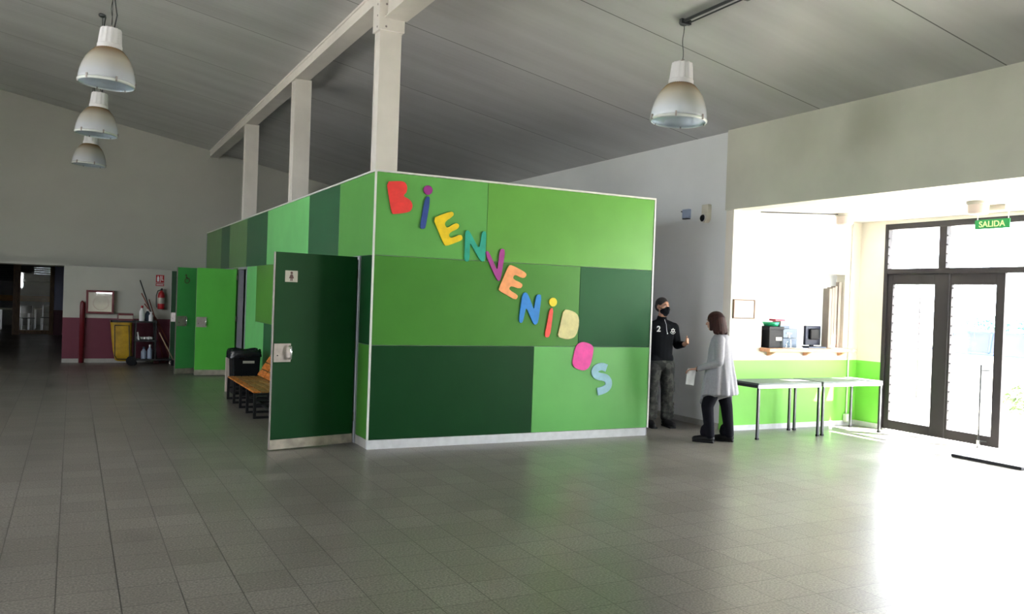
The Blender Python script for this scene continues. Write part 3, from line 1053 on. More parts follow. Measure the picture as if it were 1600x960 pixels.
obj('top_trim', B(((X0 - 0.008, Y0 - 0.008, ZT), (X1 + 0.008, Y0 + 0.03, ZT + 0.02)), ((X0 - 0.008, Y0 + 0.03, ZT), (X0 + 0.03, 21.78, ZT + 0.02))), 'white', cb)
obj('corner_trim', B(((X0 - 0.008, Y0 - 0.008, zS), (X0 + 0.012, Y0 + 0.012, ZT))), 'white', cb)
obj('corner_trim', B(((X1 - 0.012, Y0 - 0.008, zS), (X1 + 0.008, Y0 + 0.02, ZT))), 'white', cb)
obj('corner_trim', B(((X0 - 0.01, 21.75, zS), (X0 + 0.02, 21.79, ZT))), 'jamb', cb)
obj('skirting', B(((X0, Y0 - 0.004, 0), (X1 - 0.03, Y0 + 0.04, zS - 0.001))), 'skirt', cb)
obj('skirting', B(((X0 + 0.0, Y0 + 0.041, 0), (X0 + 0.02, 9.27, zS - 0.001)), ((X0, 10.25, 0), (X0 + 0.02, 16.27, zS - 0.001)), ((X0, 17.17, 0), (X0 + 0.02, 17.8, zS - 0.001)), ((X0, 18.9, 0), (X0 + 0.02, 19.3, zS - 0.001))), 'base_grey', cb)
for a, b in OPEN:
    obj('door_jamb', B(((X0 - 0.012, a - 0.05, 0), (TX + 0.07, a, 2.10)), ((X0 - 0.012, b, 0), (TX + 0.07, b + 0.05, 2.10)), ((X0 - 0.012, a, 2.06), (TX + 0.07, b, 2.10))), 'jamb', cb)


def cabin_door(name, hinge, end, m, label, sign=None, plate='rect', lev=1.03, h=2.06):
    hx, hy = hinge
    ex, ey = end
    L = math.hypot(ex - hx, ey - hy)
    ang = math.atan2(ey - hy, ex - hx)
    d = thing(name, label, None, (hx, hy, 0), ang, None, 'structure')
    # local x runs from hinge to free edge; the face turned to the camera is +y or -y
    f = 1 if (math.cos(ang) * (-hy) - math.sin(ang) * (-hx)) > 0 else -1
    th = 0.038
    y_out = f * th / 2
    obj('leaf', B(((0.02, -th / 2, 0.115), (L, th / 2, h))), m, d, bevel=0.002)
    obj('kick_plate', B(((0.02, -th / 2 - 0.001, 0.012), (L, th / 2 + 0.001, 0.114))), 'kick', d)
    obj('edge_strip', B(((L, -th / 2, 0.012), (L + 0.004, th / 2, h))), 'steel', d)
    for z in (0.25, 1.05, 1.85):
        hb = bmesh.new()
        tube(hb, [(0.008, y_out * 0.2, z), (0.008, y_out * 0.2, z + 0.10)], 0.011)
        obj('hinge', hb, 'steel', d, smooth=True)
    ya, yb = sorted((y_out, y_out + f * 0.005))
    pl = obj('lock_plate', B(((L - 0.20, ya, lev - 0.10), (L - 0.01, yb, lev + 0.095))), 'steel', d, bevel=0.002)
    lv = bmesh.new()
    zc_ = lev + 0.0
    tube(lv, [(L - 0.185, y_out + f * 0.006, zc_ + 0.065), (L - 0.185, y_out + f * 0.045, zc_ + 0.062), (L - 0.18, y_out + f * 0.052, zc_), (L - 0.185, y_out + f * 0.045, zc_ - 0.062), (L - 0.185, y_out + f * 0.006, zc_ - 0.065)], 0.012, 12)
    obj('pull_handle', lv, 'chrome', pl, smooth=True)
    kb = bmesh.new()
    tube(kb, [(L - 0.05, y_out + f * 0.004, zc_ - 0.03), (L - 0.05, y_out + f * 0.009, zc_ - 0.03)], 0.007, 10)
    obj('keyhole', kb, 'black', pl)
    lx = lambda u: -u * f   # picture-right on the visible face
    if sign:
        cx_, cz_ = L - 0.18, 1.835
        fn = lambda u, v, dd: (cx_ + u * (-1 if True else 1), y_out + f * dd, cz_ + v)
        if sign == 'woman':
            sg = obj('sign_plate', B(((cx_ - 0.07, *sorted((y_out, y_out + f * 0.004))[:1], cz_ - 0.06), (cx_ + 0.07, sorted((y_out, y_out + f * 0.004))[1], cz_ + 0.06))), 'plate', d)
            bm = bmesh.new()
            prism(bm, [(0.014 * math.cos(t) , 0.036 + 0.014 * math.sin(t)) for t in [2 * PI * i / 12 for i in range(12)]], fn, 0.0042, 0.006)
            prism(bm, [(-0.012, 0.02), (0.012, 0.02), (0.028, -0.022), (0.012, -0.022), (0.012, -0.05), (0.003, -0.05), (0.003, -0.024), (-0.003, -0.024), (-0.003, -0.05), (-0.012, -0.05), (-0.012, -0.022), (-0.028, -0.022)], fn, 0.0042, 0.006)
            obj('pictogram', bm, 'ink', sg)
        else:
            bm = bmesh.new()
            s = 1.7
            prism(bm, [(s * (-0.008 + 0.010 * math.cos(t)), s * (0.045 + 0.010 * math.sin(t))) for t in [2 * PI * i / 10 for i in range(10)]], fn, 0.0008, 0.0025)
            prism(bm, [(s * u, s * v_) for u, v_ in ((-0.012, 0.032), (-0.003, 0.032), (0.0, 0.004), (0.024, 0.004), (0.034, -0.024), (0.042, -0.021), (0.030, 0.012), (-0.010, 0.012))], fn, 0.0008, 0.0025)
            n_ = 16
            for i in range(12):
                t0 = math.radians(110 + i * 20)
                t1 = math.radians(130 + i * 20)
                q = [(0.030, t0), (0.030, t1), (0.023, t1), (0.023, t0)]
                prism(bm, [(s * (0.004 + r_ * math.cos(t)), s * (-0.018 + r_ * math.sin(t))) for r_, t in q], fn, 0.0008, 0.0025)
            obj('pictogram', bm, 'ink', d)
    return d


cabin_door('door_4', (X0 - 0.03, 9.27), (1.868, 9.05), 'g_deep', 'dark green open door with a woman pictogram near the cabin corner', 'woman', h=2.085)
cabin_door('door_5', (X0 - 0.03, 17.10), (2.10, 17.19), 'g_door5', 'bright green open door beside the black bin', None, h=2.06)
cabin_door('door_6', (X0 - 0.03, 17.84), (1.775, 17.44), 'g_door', 'green open door with a wheelchair pictogram', 'chair', h=2.06)
cabin_door('door_7', (X0 - 0.03, 19.33), (1.90, 19.72), 'g_deep', 'dark green open door by the fire extinguisher', None, h=2.02)

# ------------------------------------------------------------------ letters of BIENVENIDOS
LET = {
 'B': [(2.982,2.897),(3.069,2.91),(3.168,2.918),(3.203,2.892),(3.218,2.85),(3.209,2.798),(3.177,2.77),(3.183,2.751),(3.236,2.733),(3.272,2.701),(3.285,2.659),(3.275,2.614),(3.242,2.586),(3.15,2.566),(3.067,2.551),(3.051,2.567),(3.033,2.638),(3.01,2.744)],
 'i1': [(3.439,2.768),(3.461,2.78),(3.483,2.771),(3.482,2.689),(3.465,2.57),(3.444,2.432),(3.427,2.416),(3.396,2.416),(3.381,2.431),(3.398,2.565),(3.42,2.706)],
 'E1': [(3.531,2.544),(3.631,2.589),(3.74,2.633),(3.769,2.627),(3.779,2.597),(3.743,2.563),(3.689,2.525),(3.671,2.494),(3.682,2.461),(3.71,2.446),(3.801,2.509),(3.839,2.501),(3.849,2.478),(3.832,2.445),(3.749,2.405),(3.722,2.369),(3.742,2.339),(3.779,2.342),(3.872,2.388),(3.896,2.349),(3.884,2.319),(3.791,2.279),(3.699,2.242),(3.671,2.263),(3.601,2.404)],
 'N1': [(3.93,2.096),(3.928,2.261),(3.927,2.417),(3.951,2.44),(3.978,2.429),(4.046,2.321),(4.107,2.233),(4.126,2.343),(4.134,2.422),(4.157,2.441),(4.188,2.438),(4.188,2.277),(4.183,2.109),(4.161,2.091),(4.131,2.098),(4.07,2.182),(4.009,2.275),(3.987,2.291),(3.991,2.099),(3.959,2.08)],
 'V1': [(4.184,2.197),(4.21,2.222),(4.234,2.2),(4.298,2.089),(4.347,1.994),(4.36,2.11),(4.371,2.234),(4.402,2.258),(4.44,2.238),(4.417,2.059),(4.394,1.899),(4.369,1.874),(4.344,1.897),(4.26,2.043)],
 'E2': [(4.495,2.068),(4.534,2.07),(4.634,2.031),(4.72,1.99),(4.731,1.958),(4.7,1.926),(4.649,1.934),(4.584,1.962),(4.553,1.94),(4.559,1.906),(4.67,1.866),(4.683,1.834),(4.65,1.798),(4.543,1.828),(4.506,1.811),(4.514,1.779),(4.616,1.73),(4.626,1.702),(4.595,1.668),(4.487,1.717),(4.379,1.768),(4.378,1.794),(4.433,1.931)],
 'N2': [(4.651,1.422),(4.667,1.585),(4.687,1.738),(4.72,1.762),(4.755,1.747),(4.803,1.65),(4.845,1.553),(4.858,1.642),(4.871,1.724),(4.902,1.746),(4.941,1.732),(4.926,1.572),(4.909,1.417),(4.88,1.381),(4.842,1.395),(4.791,1.497),(4.741,1.591),(4.721,1.505),(4.704,1.413),(4.677,1.396)],
 'i2': [(5.061,1.579),(5.11,1.587),(5.096,1.41),(5.074,1.244),(5.023,1.231),(5.005,1.26),(5.034,1.409)],
 'D': [(5.255,1.576),(5.351,1.566),(5.438,1.532),(5.475,1.47),(5.473,1.354),(5.437,1.258),(5.389,1.226),(5.317,1.213),(5.243,1.225),(5.182,1.249),(5.203,1.329),(5.225,1.433)],
 'O': [(5.473,1.164),(5.539,1.186),(5.62,1.171),(5.678,1.144),(5.7,1.102),(5.685,0.995),(5.663,0.91),(5.628,0.857),(5.567,0.832),(5.479,0.852),(5.423,0.886),(5.402,0.932),(5.422,1.037),(5.438,1.111)],
}
S_PATH = [(5.901,0.862),(5.829,0.888),(5.749,0.863),(5.72,0.814),(5.763,0.764),(5.891,0.748),(5.944,0.698),(5.937,0.629),(5.872,0.591),(5.781,0.571)]


def chaikin(pts, closed=True, n=2):
    for _ in range(n):
        q = []
        m = len(pts)
        for i in range(m if closed else m - 1):
            a, b = pts[i], pts[(i + 1) % m]
            q.append((a[0] * 0.75 + b[0] * 0.25, a[1] * 0.75 + b[1] * 0.25))
            q.append((a[0] * 0.25 + b[0] * 0.75, a[1] * 0.25 + b[1] * 0.75))
        if not closed:
            q = [pts[0]] + q + [pts[-1]]
        pts = q
    return pts


def thick_path(pts, w_):
    pts = chaikin(pts, False, 2)
    L_, R_ = [], []
    for i, p in enumerate(pts):
        a = pts[max(i - 1, 0)]
        b = pts[min(i + 1, len(pts) - 1)]
        dx, dy = b[0] - a[0], b[1] - a[1]
        l = math.hypot(dx, dy)
        nx, ny = -dy / l, dx / l
        L_.append((p[0] + nx * w_, p[1] + ny * w_))
        R_.append((p[0] - nx * w_, p[1] - ny * w_))
    return L_ + R_[::-1]


def letter(key, col, label, dot=None, dcol=None, thick=0.014, sm=1, stripes=None):
    m_ = mat('craft_foam_' + key, col, 0.55, var=0.10, scale=14, bump=0.3, bscale=12)
    poly = thick_path(S_PATH, 0.047) if key == 'S' else chaikin(LET[key], True, sm)
    bm = bmesh.new()
    fn = lambda u, v_, d: (u, Y0 - d, v_)
    prism(bm, poly, fn, 0.0005, thick)
    for f in [f for f in bm.faces if len(f.verts) > 4]:
        vv = list(f.verts)
        for t3 in tessellate_polygon([[v_.co for v_ in vv]]):
            bm.faces.new([vv[i] for i in t3])
        bm.faces.remove(f)
    o = obj('wall_letter', bm, m_)
    tag(o, label, 'letter', 'craft letters spelling the welcome word on the cabin')
    if dot:
        bm = bmesh.new()
        prism(bm, [(dot[0] + dot[2] * math.cos(2 * PI * i / 24), dot[1] + dot[2] * math.sin(2 * PI * i / 24)) for i in range(24)], fn, 0.0005, thick)
        q = obj('letter_dot', bm, mat('craft_foam_dot_' + key, dcol, 0.5, var=0.08), o)
        q['label'] = {'i1': 'purple dot', 'i2': 'yellow dot'}[key]
    return o


letter('B', (0.72, 0.03, 0.025), 'red paper letter B, topmost on the green cabin')
o = letter('i1', (0.012, 0.05, 0.25), 'dark blue letter i with purple dot on the green cabin', (3.46, 2.848, 0.052), (0.28, 0.015, 0.22))
letter('E1', (0.85, 0.60, 0.0), 'yellow letter E tilted on the light green panel')
letter('N1', (0.0, 0.32, 0.22), 'teal letter N touching the purple V')
letter('V1', (0.30, 0.02, 0.22), 'purple letter V between the teal N and orange E')
letter('E2', (0.90, 0.36, 0.13), 'orange letter E between the purple V and blue N')
letter('N2', (0.0, 0.19, 0.58), 'bright blue letter N beneath the orange E')
letter('i2', (0.75, 0.06, 0.04), 'red letter i with yellow dot beside the cream D', (5.103, 1.657, 0.053), (0.85, 0.68, 0.01))
letter('D', (0.66, 0.60, 0.27), 'cream letter D beside the dark green panel')
letter('O', (0.78, 0.05, 0.35), 'pink letter O above the pale blue S')
letter('S', (0.30, 0.55, 0.66), 'pale blue letter S, lowest on the green cabin')

# ------------------------------------------------------------------ steel columns and roof beams
for (ya, yb, lab) in ((8.86, 9.04, 'cream steel column on the cabin corner above the red B'), (12.82, 13.06, 'cream steel column rising from the cabin top, middle of the row'),
                      (16.88, 17.07, 'cream steel column at the far end of the row on the cabin')):
    o = struct('column', B(((X0 + 0.01, ya + 0.01, ZT + 0.02), (X0 + 0.235, yb - 0.01, 4.84)), ((X0, ya, ZT + 0.021), (X0 + 0.245, ya + 0.01, 4.84)), ((X0, yb - 0.01, ZT + 0.021), (X0 + 0.245, yb, 4.84))), 'ivory', bevel=0.003)
    o['label'] = lab
struct('roof_beam', B(((X0 + 0.01, 9.07, 4.855), (X0 + 0.19, YF - 0.01, 5.0)), ((X0 - 0.01, 9.07, 4.841), (X0 + 0.21, YF - 0.01, 4.855)), ((X0 - 0.005, 9.07, 4.985), (X0 + 0.01, YF - 0.01, 5.015))), 'ivory')
ob = struct('roof_beam', B(((X0 + 0.07, YB, 4.66), (X0 + 0.25, 8.83, 4.97)), ((X0 + 0.03, YB, 4.645), (X0 + 0.29, 8.83, 4.66))), 'ivory')
bm = B(((X0 - 0.02, 8.84, 4.52), (X0 + 0.27, 9.06, 4.86)))
kb = obj('connection_plate', bm, 'ivory', ob, bevel=0.004)
bm = bmesh.new()
for z in (4.56, 4.68, 4.80):
    ell(bm, (X0 - 0.02, 8.90, z), (0.006, 0.012, 0.012), 10, 6)
    ell(bm, (X0 + 0.06, 8.84, z), (0.012, 0.006, 0.012), 10, 6)
obj('rivet', bm, 'steel', kb)


# ------------------------------------------------------------------ bell lamps
def bell_lamp():
    t = thing('pendant_lamp', 'x', 'pendant lamp', (0, 0, 0))
    # origin at the rim; bell radius 0.277
    bm = bmesh.new()
    outer = [(0.277, 0.02), (0.276, 0.06), (0.268, 0.12), (0.250, 0.19), (0.222, 0.26), (0.185, 0.32), (0.145, 0.365), (0.118, 0.385)]
    seg = 72
    rings = []
    for r, z in outer + [(r_ - 0.005, z_) for r_, z_ in outer[::-1]]:
        rings.append([bm.verts.new(((r + (0.0016 if k % 2 else -0.0016)) * math.cos(2 * PI * k / seg), (r + (0.0016 if k % 2 else -0.0016)) * math.sin(2 * PI * k / seg), z)) for k in range(seg)])
    for a, b in zip(rings, rings[1:] + rings[:1]):
        for k in range(seg):
            bm.faces.new((a[k], a[(k + 1) % seg], b[(k + 1) % seg], b[k]))
    sh = obj('lamp_shade', bm, 'shade', t, smooth=True)
    bm = bmesh.new()
    lathe(bm, [(0.270, 0.0), (0.283, 0.004), (0.285, 0.022), (0.279, 0.028), (0.270, 0.024)], 64, closed=False)
    obj('rim', bm, 'rim', t, smooth=True)
    bm = bmesh.new()
    lathe(bm, [(0, -0.006), (0.15, 0.0), (0.272, 0.006), (0.272, 0.010), (0.15, 0.005), (0, -0.001)], 48, closed=False)
    obj('cover_glass', bm, 'clear', t, smooth=True)
    bm = bmesh.new()
    lathe(bm, [(0.118, 0.375), (0.124, 0.39), (0.124, 0.42), (0.116, 0.43)], 48)
    obj('collar', bm, 'lampcap', t, smooth=False)
    bm = bmesh.new()
    seg = 48
    prof = [(0.115, 0.43), (0.109, 0.50), (0.103, 0.57), (0.098, 0.595), (0.0, 0.60)]
    rings = []
    for r, z in prof[:-1]:
        rings.append([bm.verts.new(((r + (0.004 if k % 4 < 2 else -0.003)) * math.cos(2 * PI * k / seg), (r + (0.004 if k % 4 < 2 else -0.003)) * math.sin(2 * PI * k / seg), z)) for k in range(seg)])
    for a, b in zip(rings, rings[1:]):
        for k in range(seg):
            bm.faces.new((a[k], a[(k + 1) % seg], b[(k + 1) % seg], b[k]))
    bm.faces.new(rings[0][::-1])
    bm.faces.new(rings[-1])
    obj('housing', bm, 'lampcap', t)
    bm = bmesh.new()
    lathe(bm, [(0.0, 0.18), (0.028, 0.19), (0.034, 0.25), (0.024, 0.33), (0.02, 0.43)], 20)
    obj('bulb', bm, 'paper', t, smooth=True)
    for k in range(6):
        a = 2 * PI * k / 6 + 0.3
        bm = bmesh.new()
        box(bm, (-0.008, -0.008, 0.0), (0.008, 0.006, 0.05), Matrix.Rotation(a, 4, 'Z') @ Matrix.Translation((0, 0.286, 0)))
        obj('rim_clip', bm, 'steel', t)
    bm = bmesh.new()
    tube(bm, [(0.0, -0.02, 0.595), (0.0, -0.02, 0.63), (0.0, 0.02, 0.63), (0.0, 0.02, 0.595)], 0.006)
    obj('hook', bm, 'steel', t)
    return t


lamp = bell_lamp()
spots = [((5.36, 6.895, 3.51), 0.04, 'hanging bell lamp with amber neck above the entrance side, single'),
         ((0.26, 10.04, 3.79), 0.05, 'largest bell lamp of the line of three, on a twisted cord'),
         ((0.24, 13.54, 3.80), 0.05, 'middle bell lamp of the line of three'),
         ((0.20, 17.26, 3.82), 0.05, 'smallest, greyish bell lamp at the far end of the line of three')]
for i, (loc, tilt, lab) in enumerate(spots):
    L_ = lamp if i == 0 else copy_tree(lamp)
    L_.location = loc
    L_.rotation_euler = (0.0, tilt, 0.0)
    L_['label'] = lab
    L_['group'] = 'bell shaped pendant lamps'
    top = zc(loc[0])
    hx, hy, hz = loc[0] + math.sin(tilt) * 0.62, loc[1], loc[2] + 0.62
    M_ = (Matrix.Translation(loc) @ Matrix.Rotation(tilt, 4, 'Y')).inverted()
    bm = bmesh.new()
    pts = []
    for k in range(9):
        s = k / 8
        pts.append(M_ @ Vector((hx * (1 - s) + (hx) * s + 0.008 * math.sin(s * 9), hy, hz * (1 - s) + (top - 0.03) * s)))
    tube(bm, pts, 0.004, 8)
    if i:
        tube(bm, [p + Vector((0.03 + 0.015 * math.sin(k * 1.7), 0.01, 0)) for k, p in enumerate(pts)], 0.007, 8)
    obj('cord', bm, 'leg_dark', L_)
    bm = bmesh.new()
    q = M_ @ Vector((hx, hy, top - 0.02))
    ell(bm, q, (0.05, 0.05, 0.035))
    obj('ceiling_rose', bm, 'leg_dark', L_, smooth=True)
    if i == 0:
        for s in (0.35, 0.78):
            pass
# conduit on the roof feeding the single lamp
bm = bmesh.new()
tube(bm, [(5.34, 6.86, zc(5.34) - 0.03), (5.30, 4.2, zc(5.30) - 0.03)], 0.016)
tube(bm, [(5.40, 6.86, zc(5.40) - 0.03), (5.36, 4.2, zc(5.36) - 0.03)], 0.008)
for y in (6.84, 6.0, 5.1):
    box(bm, (5.30, y - 0.02, zc(5.34) - 0.06), (5.42, y + 0.02, zc(5.34) - 0.012))
tag(obj('ceiling_conduit', bm, 'leg_dark', smooth=False), 'grey conduit on the roof leading to the single bell lamp', 'conduit')

# ------------------------------------------------------------------ bench and bin
bt = thing('slatted_bench', 'long low slatted wooden bench on black frames along the green cabin', 'bench', (2.13, 11.35, 0))
SEAT_H = 0.33
for y in (0.0, 0.53, 1.06, 1.59, 2.12):
    obj('leg_frame', B(((0, y, 0.0), (0.035, y + 0.035, SEAT_H)), ((0.035, y, 0.0), (0.60, y + 0.035, 0.03)), ((0.60, y, 0.0), (0.635, y + 0.035, SEAT_H)), ((0.035, y, SEAT_H - 0.03), (0.60, y + 0.035, SEAT_H)), ((0.035, y + 0.002, 0.17), (0.60, y + 0.033, 0.195))), 'black', bt)
obj('stretcher', B(((0.30, 0.0, 0.03), (0.33, 2.155, 0.055))), 'black', bt)
for k in range(5):
    for s_ in range(4):
        obj('seat_slat', B(((0.0 + k * 0.105, 0.037 + s_ * 0.53, SEAT_H + 0.001), (0.09 + k * 0.105, 0.528 + s_ * 0.53, SEAT_H + 0.022))), 'wood_s' if k else 'wood_o', bt, bevel=0.004)
for s_ in range(4):
    bm = bmesh.new()
    for k in range(4):
        M_ = Matrix.Translation((0.44, s_ * 0.53 + 0.01, SEAT_H + 0.035)) @ Matrix.Rotation(math.radians(32), 4, 'Y')
        box(bm, (-0.012, 0.0, 0.002 + k * 0.115), (0.012, 0.49, 0.105 + k * 0.115), M_)
    if s_ in (0, 1, 2, 3):
        obj('backrest', bm, 'wood_o', bt, bevel=0.004)

bn = thing('waste_bin', 'tall black waste bin with liner folded over its rim', 'bin', (2.49, 14.2, 0), 0.0)
bm = bmesh.new()
box(bm, (-0.21, -0.19, 0.0), (0.23, 0.19, 0.68))
for v_ in bm.verts:
    if v_.co.z < 0.1:
        v_.co.x *= 0.88
        v_.co.y *= 0.88
obj('bin_body', bm, 'blackp', bn, bevel=0.02)
bm = bmesh.new()
nseg = 48
rings = []
for j in range(7):
    ring = []
    for k in range(nseg):
        t = 2 * PI * k / nseg
        cx_, sy_ = math.cos(t), math.sin(t)
        q = max(abs(cx_), abs(sy_)) ** 0.75
        rr = 1.0 + 0.05 * math.sin(7 * t + j) + 0.03 * math.sin(13 * t + 2 * j)
        zz = [0.60, 0.61, 0.66, 0.70, 0.715, 0.69, 0.62][j]
        sc_ = [0.245, 0.255, 0.25, 0.24, 0.225, 0.205, 0.19][j]
        ring.append(bm.verts.new((cx_ / q * sc_ * rr, sy_ / q * sc_ * 0.86 * rr, zz + 0.012 * math.sin(5 * t + j) - (0.03 if j < 2 and cx_ < -0.3 else 0))))
    rings.append(ring)
for a, b in zip(rings, rings[1:]):
    for k in range(nseg):
        bm.faces.new((a[k], a[(k + 1) % nseg], b[(k + 1) % nseg], b[k]))
obj('bin_liner', bm, 'bag', bn, smooth=True)
obj('label', B(((-0.05, -0.197, 0.50), (0.13, -0.193, 0.54))), 'plate', bn)
tag(obj('beige_upright', B(((2.25, 14.45, 0.0), (2.31, 14.50, 0.56))), 'diff', bevel=0.005), 'narrow beige upright standing behind the black bin', 'board')  # narrow beige upright piece beside the bin

# ================================================================== FAR WALL OBJECTS
YW = 20.3
hb = thing('hose_cabinet', 'red framed glass fire hose cabinet on the far wall', 'fire hose cabinet', (0.53, YW, 1.30))
obj('frame', B(((-0.27, -0.13, -0.25), (-0.225, 0, 0.25)), ((0.225, -0.13, -0.25), (0.27, 0, 0.25)), ((-0.225, -0.13, 0.205), (0.225, 0, 0.25)), ((-0.225, -0.13, -0.25), (0.225, 0, -0.205))), 'maroon', hb, bevel=0.006)
obj('door_glass', B(((-0.226, -0.125, -0.206), (0.226, -0.12, 0.206))), 'glass_refl', hb)
obj('back_plate', B(((-0.225, -0.02, -0.205), (0.225, -0.004, 0.205))), 'plate', hb)
bm = bmesh.new()
for k in range(5):
    tube(bm, [(0.02 + 0.15 * math.cos(t), -0.03 - 0.014 * k, -0.02 + 0.15 * math.sin(t)) for t in [2 * PI * i / 24 for i in range(25)]], 0.012, 8)
obj('hose_reel', bm, 'maroon', hb, smooth=True)
bm = bmesh.new()
tube(bm, [(0.2, YW - 0.06, 0.0), (0.2, YW - 0.06, 1.22), (0.203, YW - 0.06, 1.27), (0.225, YW - 0.06, 1.29)], 0.052, 16)
tag(obj('standpipe', bm, 'maroon', smooth=True), 'thick dark red vertical pipe rising to the hose cabinet', 'pipe')
fx = thing('fire_extinguisher', 'red fire extinguisher hung on the far wall', 'fire extinguisher', (1.74, YW - 0.09, 1.18))
bm = bmesh.new()
lathe(bm, [(0, 0), (0.07, 0), (0.075, 0.02), (0.075, 0.30), (0.06, 0.36), (0.03, 0.39), (0.022, 0.41), (0, 0.41)], 24, closed=False)
cyl = obj('cylinder_body', bm, 'red', fx, smooth=True)
bm = bmesh.new()
lathe(bm, [(0.0762, 0.12), (0.0765, 0.12), (0.0765, 0.25), (0.0762, 0.25)], 24, closed=False)
obj('label', bm, 'plate', fx)
bm = bmesh.new()
box(bm, (-0.02, -0.05, 0.41), (0.02, 0.03, 0.45))
box(bm, (-0.012, -0.10, 0.44), (0.012, 0.02, 0.46))
obj('valve_handle', bm, 'black', fx)
bm = bmesh.new()
tube(bm, [(-0.02, 0, 0.42), (-0.075, -0.02, 0.40), (-0.105, -0.03, 0.30), (-0.10, -0.03, 0.10), (-0.09, -0.03, 0.03)], 0.011, 8)
obj('hose', bm, 'black', fx, smooth=True)
obj('wall_bracket', B(((-0.02, 0.06, 0.20), (0.02, 0.09, 0.38))), 'steel', fx)
sg = thing('fire_sign', 'red and white fire extinguisher sign on the far wall', 'sign', (1.71, YW, 1.82))
obj('panel', B(((-0.085, -0.004, -0.06), (0.085, 0, 0.11))), 'red', sg)
bm = bmesh.new()
box(bm, (-0.06, -0.006, -0.035), (-0.02, -0.004, 0.06))
box(bm, (-0.05, -0.006, 0.06), (-0.03, -0.004, 0.085))
box(bm, (0.0, -0.006, -0.045), (0.012, -0.004, 0.09))
box(bm, (0.03, -0.006, -0.01), (0.045, -0.004, 0.09))
box(bm, (0.045, -0.006, -0.01), (0.07, -0.004, 0.003))
obj('pictogram', bm, 'paper', sg)
obj('text_strip', B(((-0.085, -0.004, -0.135), (0.085, 0, -0.075))), 'red', sg)
obj('text_line', B(((-0.07, -0.006, -0.10), (0.07, -0.004, -0.092)), ((-0.07, -0.006, -0.118), (0.07, -0.004, -0.110))), 'paper', sg)

YC = 19.75
crt = thing('cleaning_cart', 'dark janitor cart with yellow bag parked by the far wall', 'cleaning cart', (0, YC, 0))
fr = bmesh.new()
for z in (0.10, 0.50, 0.90):
    box(fr, (1.18, -0.22, z), (1.62 if z > 0.4 else 2.0, 0.22, z + 0.03))
for x in (1.19, 1.58):
    for y in (-0.21, 0.18):
        box(fr, (x, y, 0.10), (x + 0.03, y + 0.03, 0.95))
box(fr, (0.72, -0.21, 0.90), (1.20, -0.18, 0.935))
box(fr, (0.72, 0.18, 0.90), (1.20, 0.21, 0.935))
box(fr, (0.72, -0.21, 0.90), (0.75, 0.21, 0.935))
obj('cart_frame', fr, 'black', crt)
bm = bmesh.new()
rings = []
for j, (z, sx, sy, cx_) in enumerate(((0.08, 0.13, 0.12, 1.0), (0.10, 0.17, 0.15, 1.0), (0.30, 0.185, 0.17, 0.965), (0.6, 0.20, 0.18, 0.95), (0.82, 0.205, 0.18, 0.94), (0.905, 0.215, 0.185, 0.94))):
    ring = []
    for k in range(32):
        t = 2 * PI * k / 32
        q = max(abs(math.cos(t)), abs(math.sin(t))) ** 0.6
        ring.append(bm.verts.new((cx_ + math.cos(t) / q * sx * (1 + 0.03 * math.sin(5 * t + j)), math.sin(t) / q * sy, z)))
    rings.append(ring)
for a, b in zip(rings, rings[1:]):
    for k in range(32):
        bm.faces.new((a[k], a[(k + 1) % 32], b[(k + 1) % 32], b[k]))
bm.faces.new(rings[0][::-1])
obj('waste_bag', bm, 'yellow_bag', crt, smooth=True)
bm = bmesh.new()
tube(bm, [(0.80, -0.235, 0.84), (0.82, -0.20, 0.20), (0.86, -0.18, 0.13), (1.12, -0.18, 0.13), (1.10, -0.20, 0.20), (1.07, -0.235, 0.84), (0.80, -0.235, 0.84)], 0.010, 8)
obj('bag_seam', bm, 'black', crt)
for x, y in ((1.20, -0.2), (1.95, -0.2), (1.20, 0.2), (1.95, 0.2)):
    bm = bmesh.new()
    tube(bm, [(x, y - 0.015, 0.05), (x, y + 0.015, 0.05)], 0.05 if x > 1.5 else 0.05, 20)
    obj('wheel', bm, 'blackp', crt, smooth=False)
bm = bmesh.new()
tube(bm, [(1.13, -0.26, 0.10), (1.13, -0.22, 0.10)], 0.10, 24)
obj('rear_wheel', bm, 'blackp', crt)
o = thing('supply_box', 'red and white box on top of the cleaning cart', 'box', (1.0, YC, 0.936))
obj('carton', B(((-0.14, -0.20, 0.0), (0.15, 0.20, 0.15))), 'maroon', o, bevel=0.004)
obj('label', B(((-0.13, -0.203, 0.04), (0.14, -0.200, 0.11))), 'plate', o)


def bottle(name, x, y, z, r, h, m, cm, lab, cat='bottle', grp=None):
    b = thing(name, lab, cat, (x, y, z), 0, grp)
    bm = bmesh.new()
    lathe(bm, [(0, 0), (r * 0.95, 0), (r, h * 0.05), (r, h * 0.6), (r * 0.45, h * 0.8), (r * 0.4, h * 0.86), (0, h * 0.86)], 20, closed=False)
    obj('bottle_body', bm, m, b, smooth=True)
    bm = bmesh.new()
    lathe(bm, [(0, h * 0.84), (r * 0.46, h * 0.84), (r * 0.46, h), (0, h)], 16, closed=False)
    obj('cap', bm, cm, b)
    return b


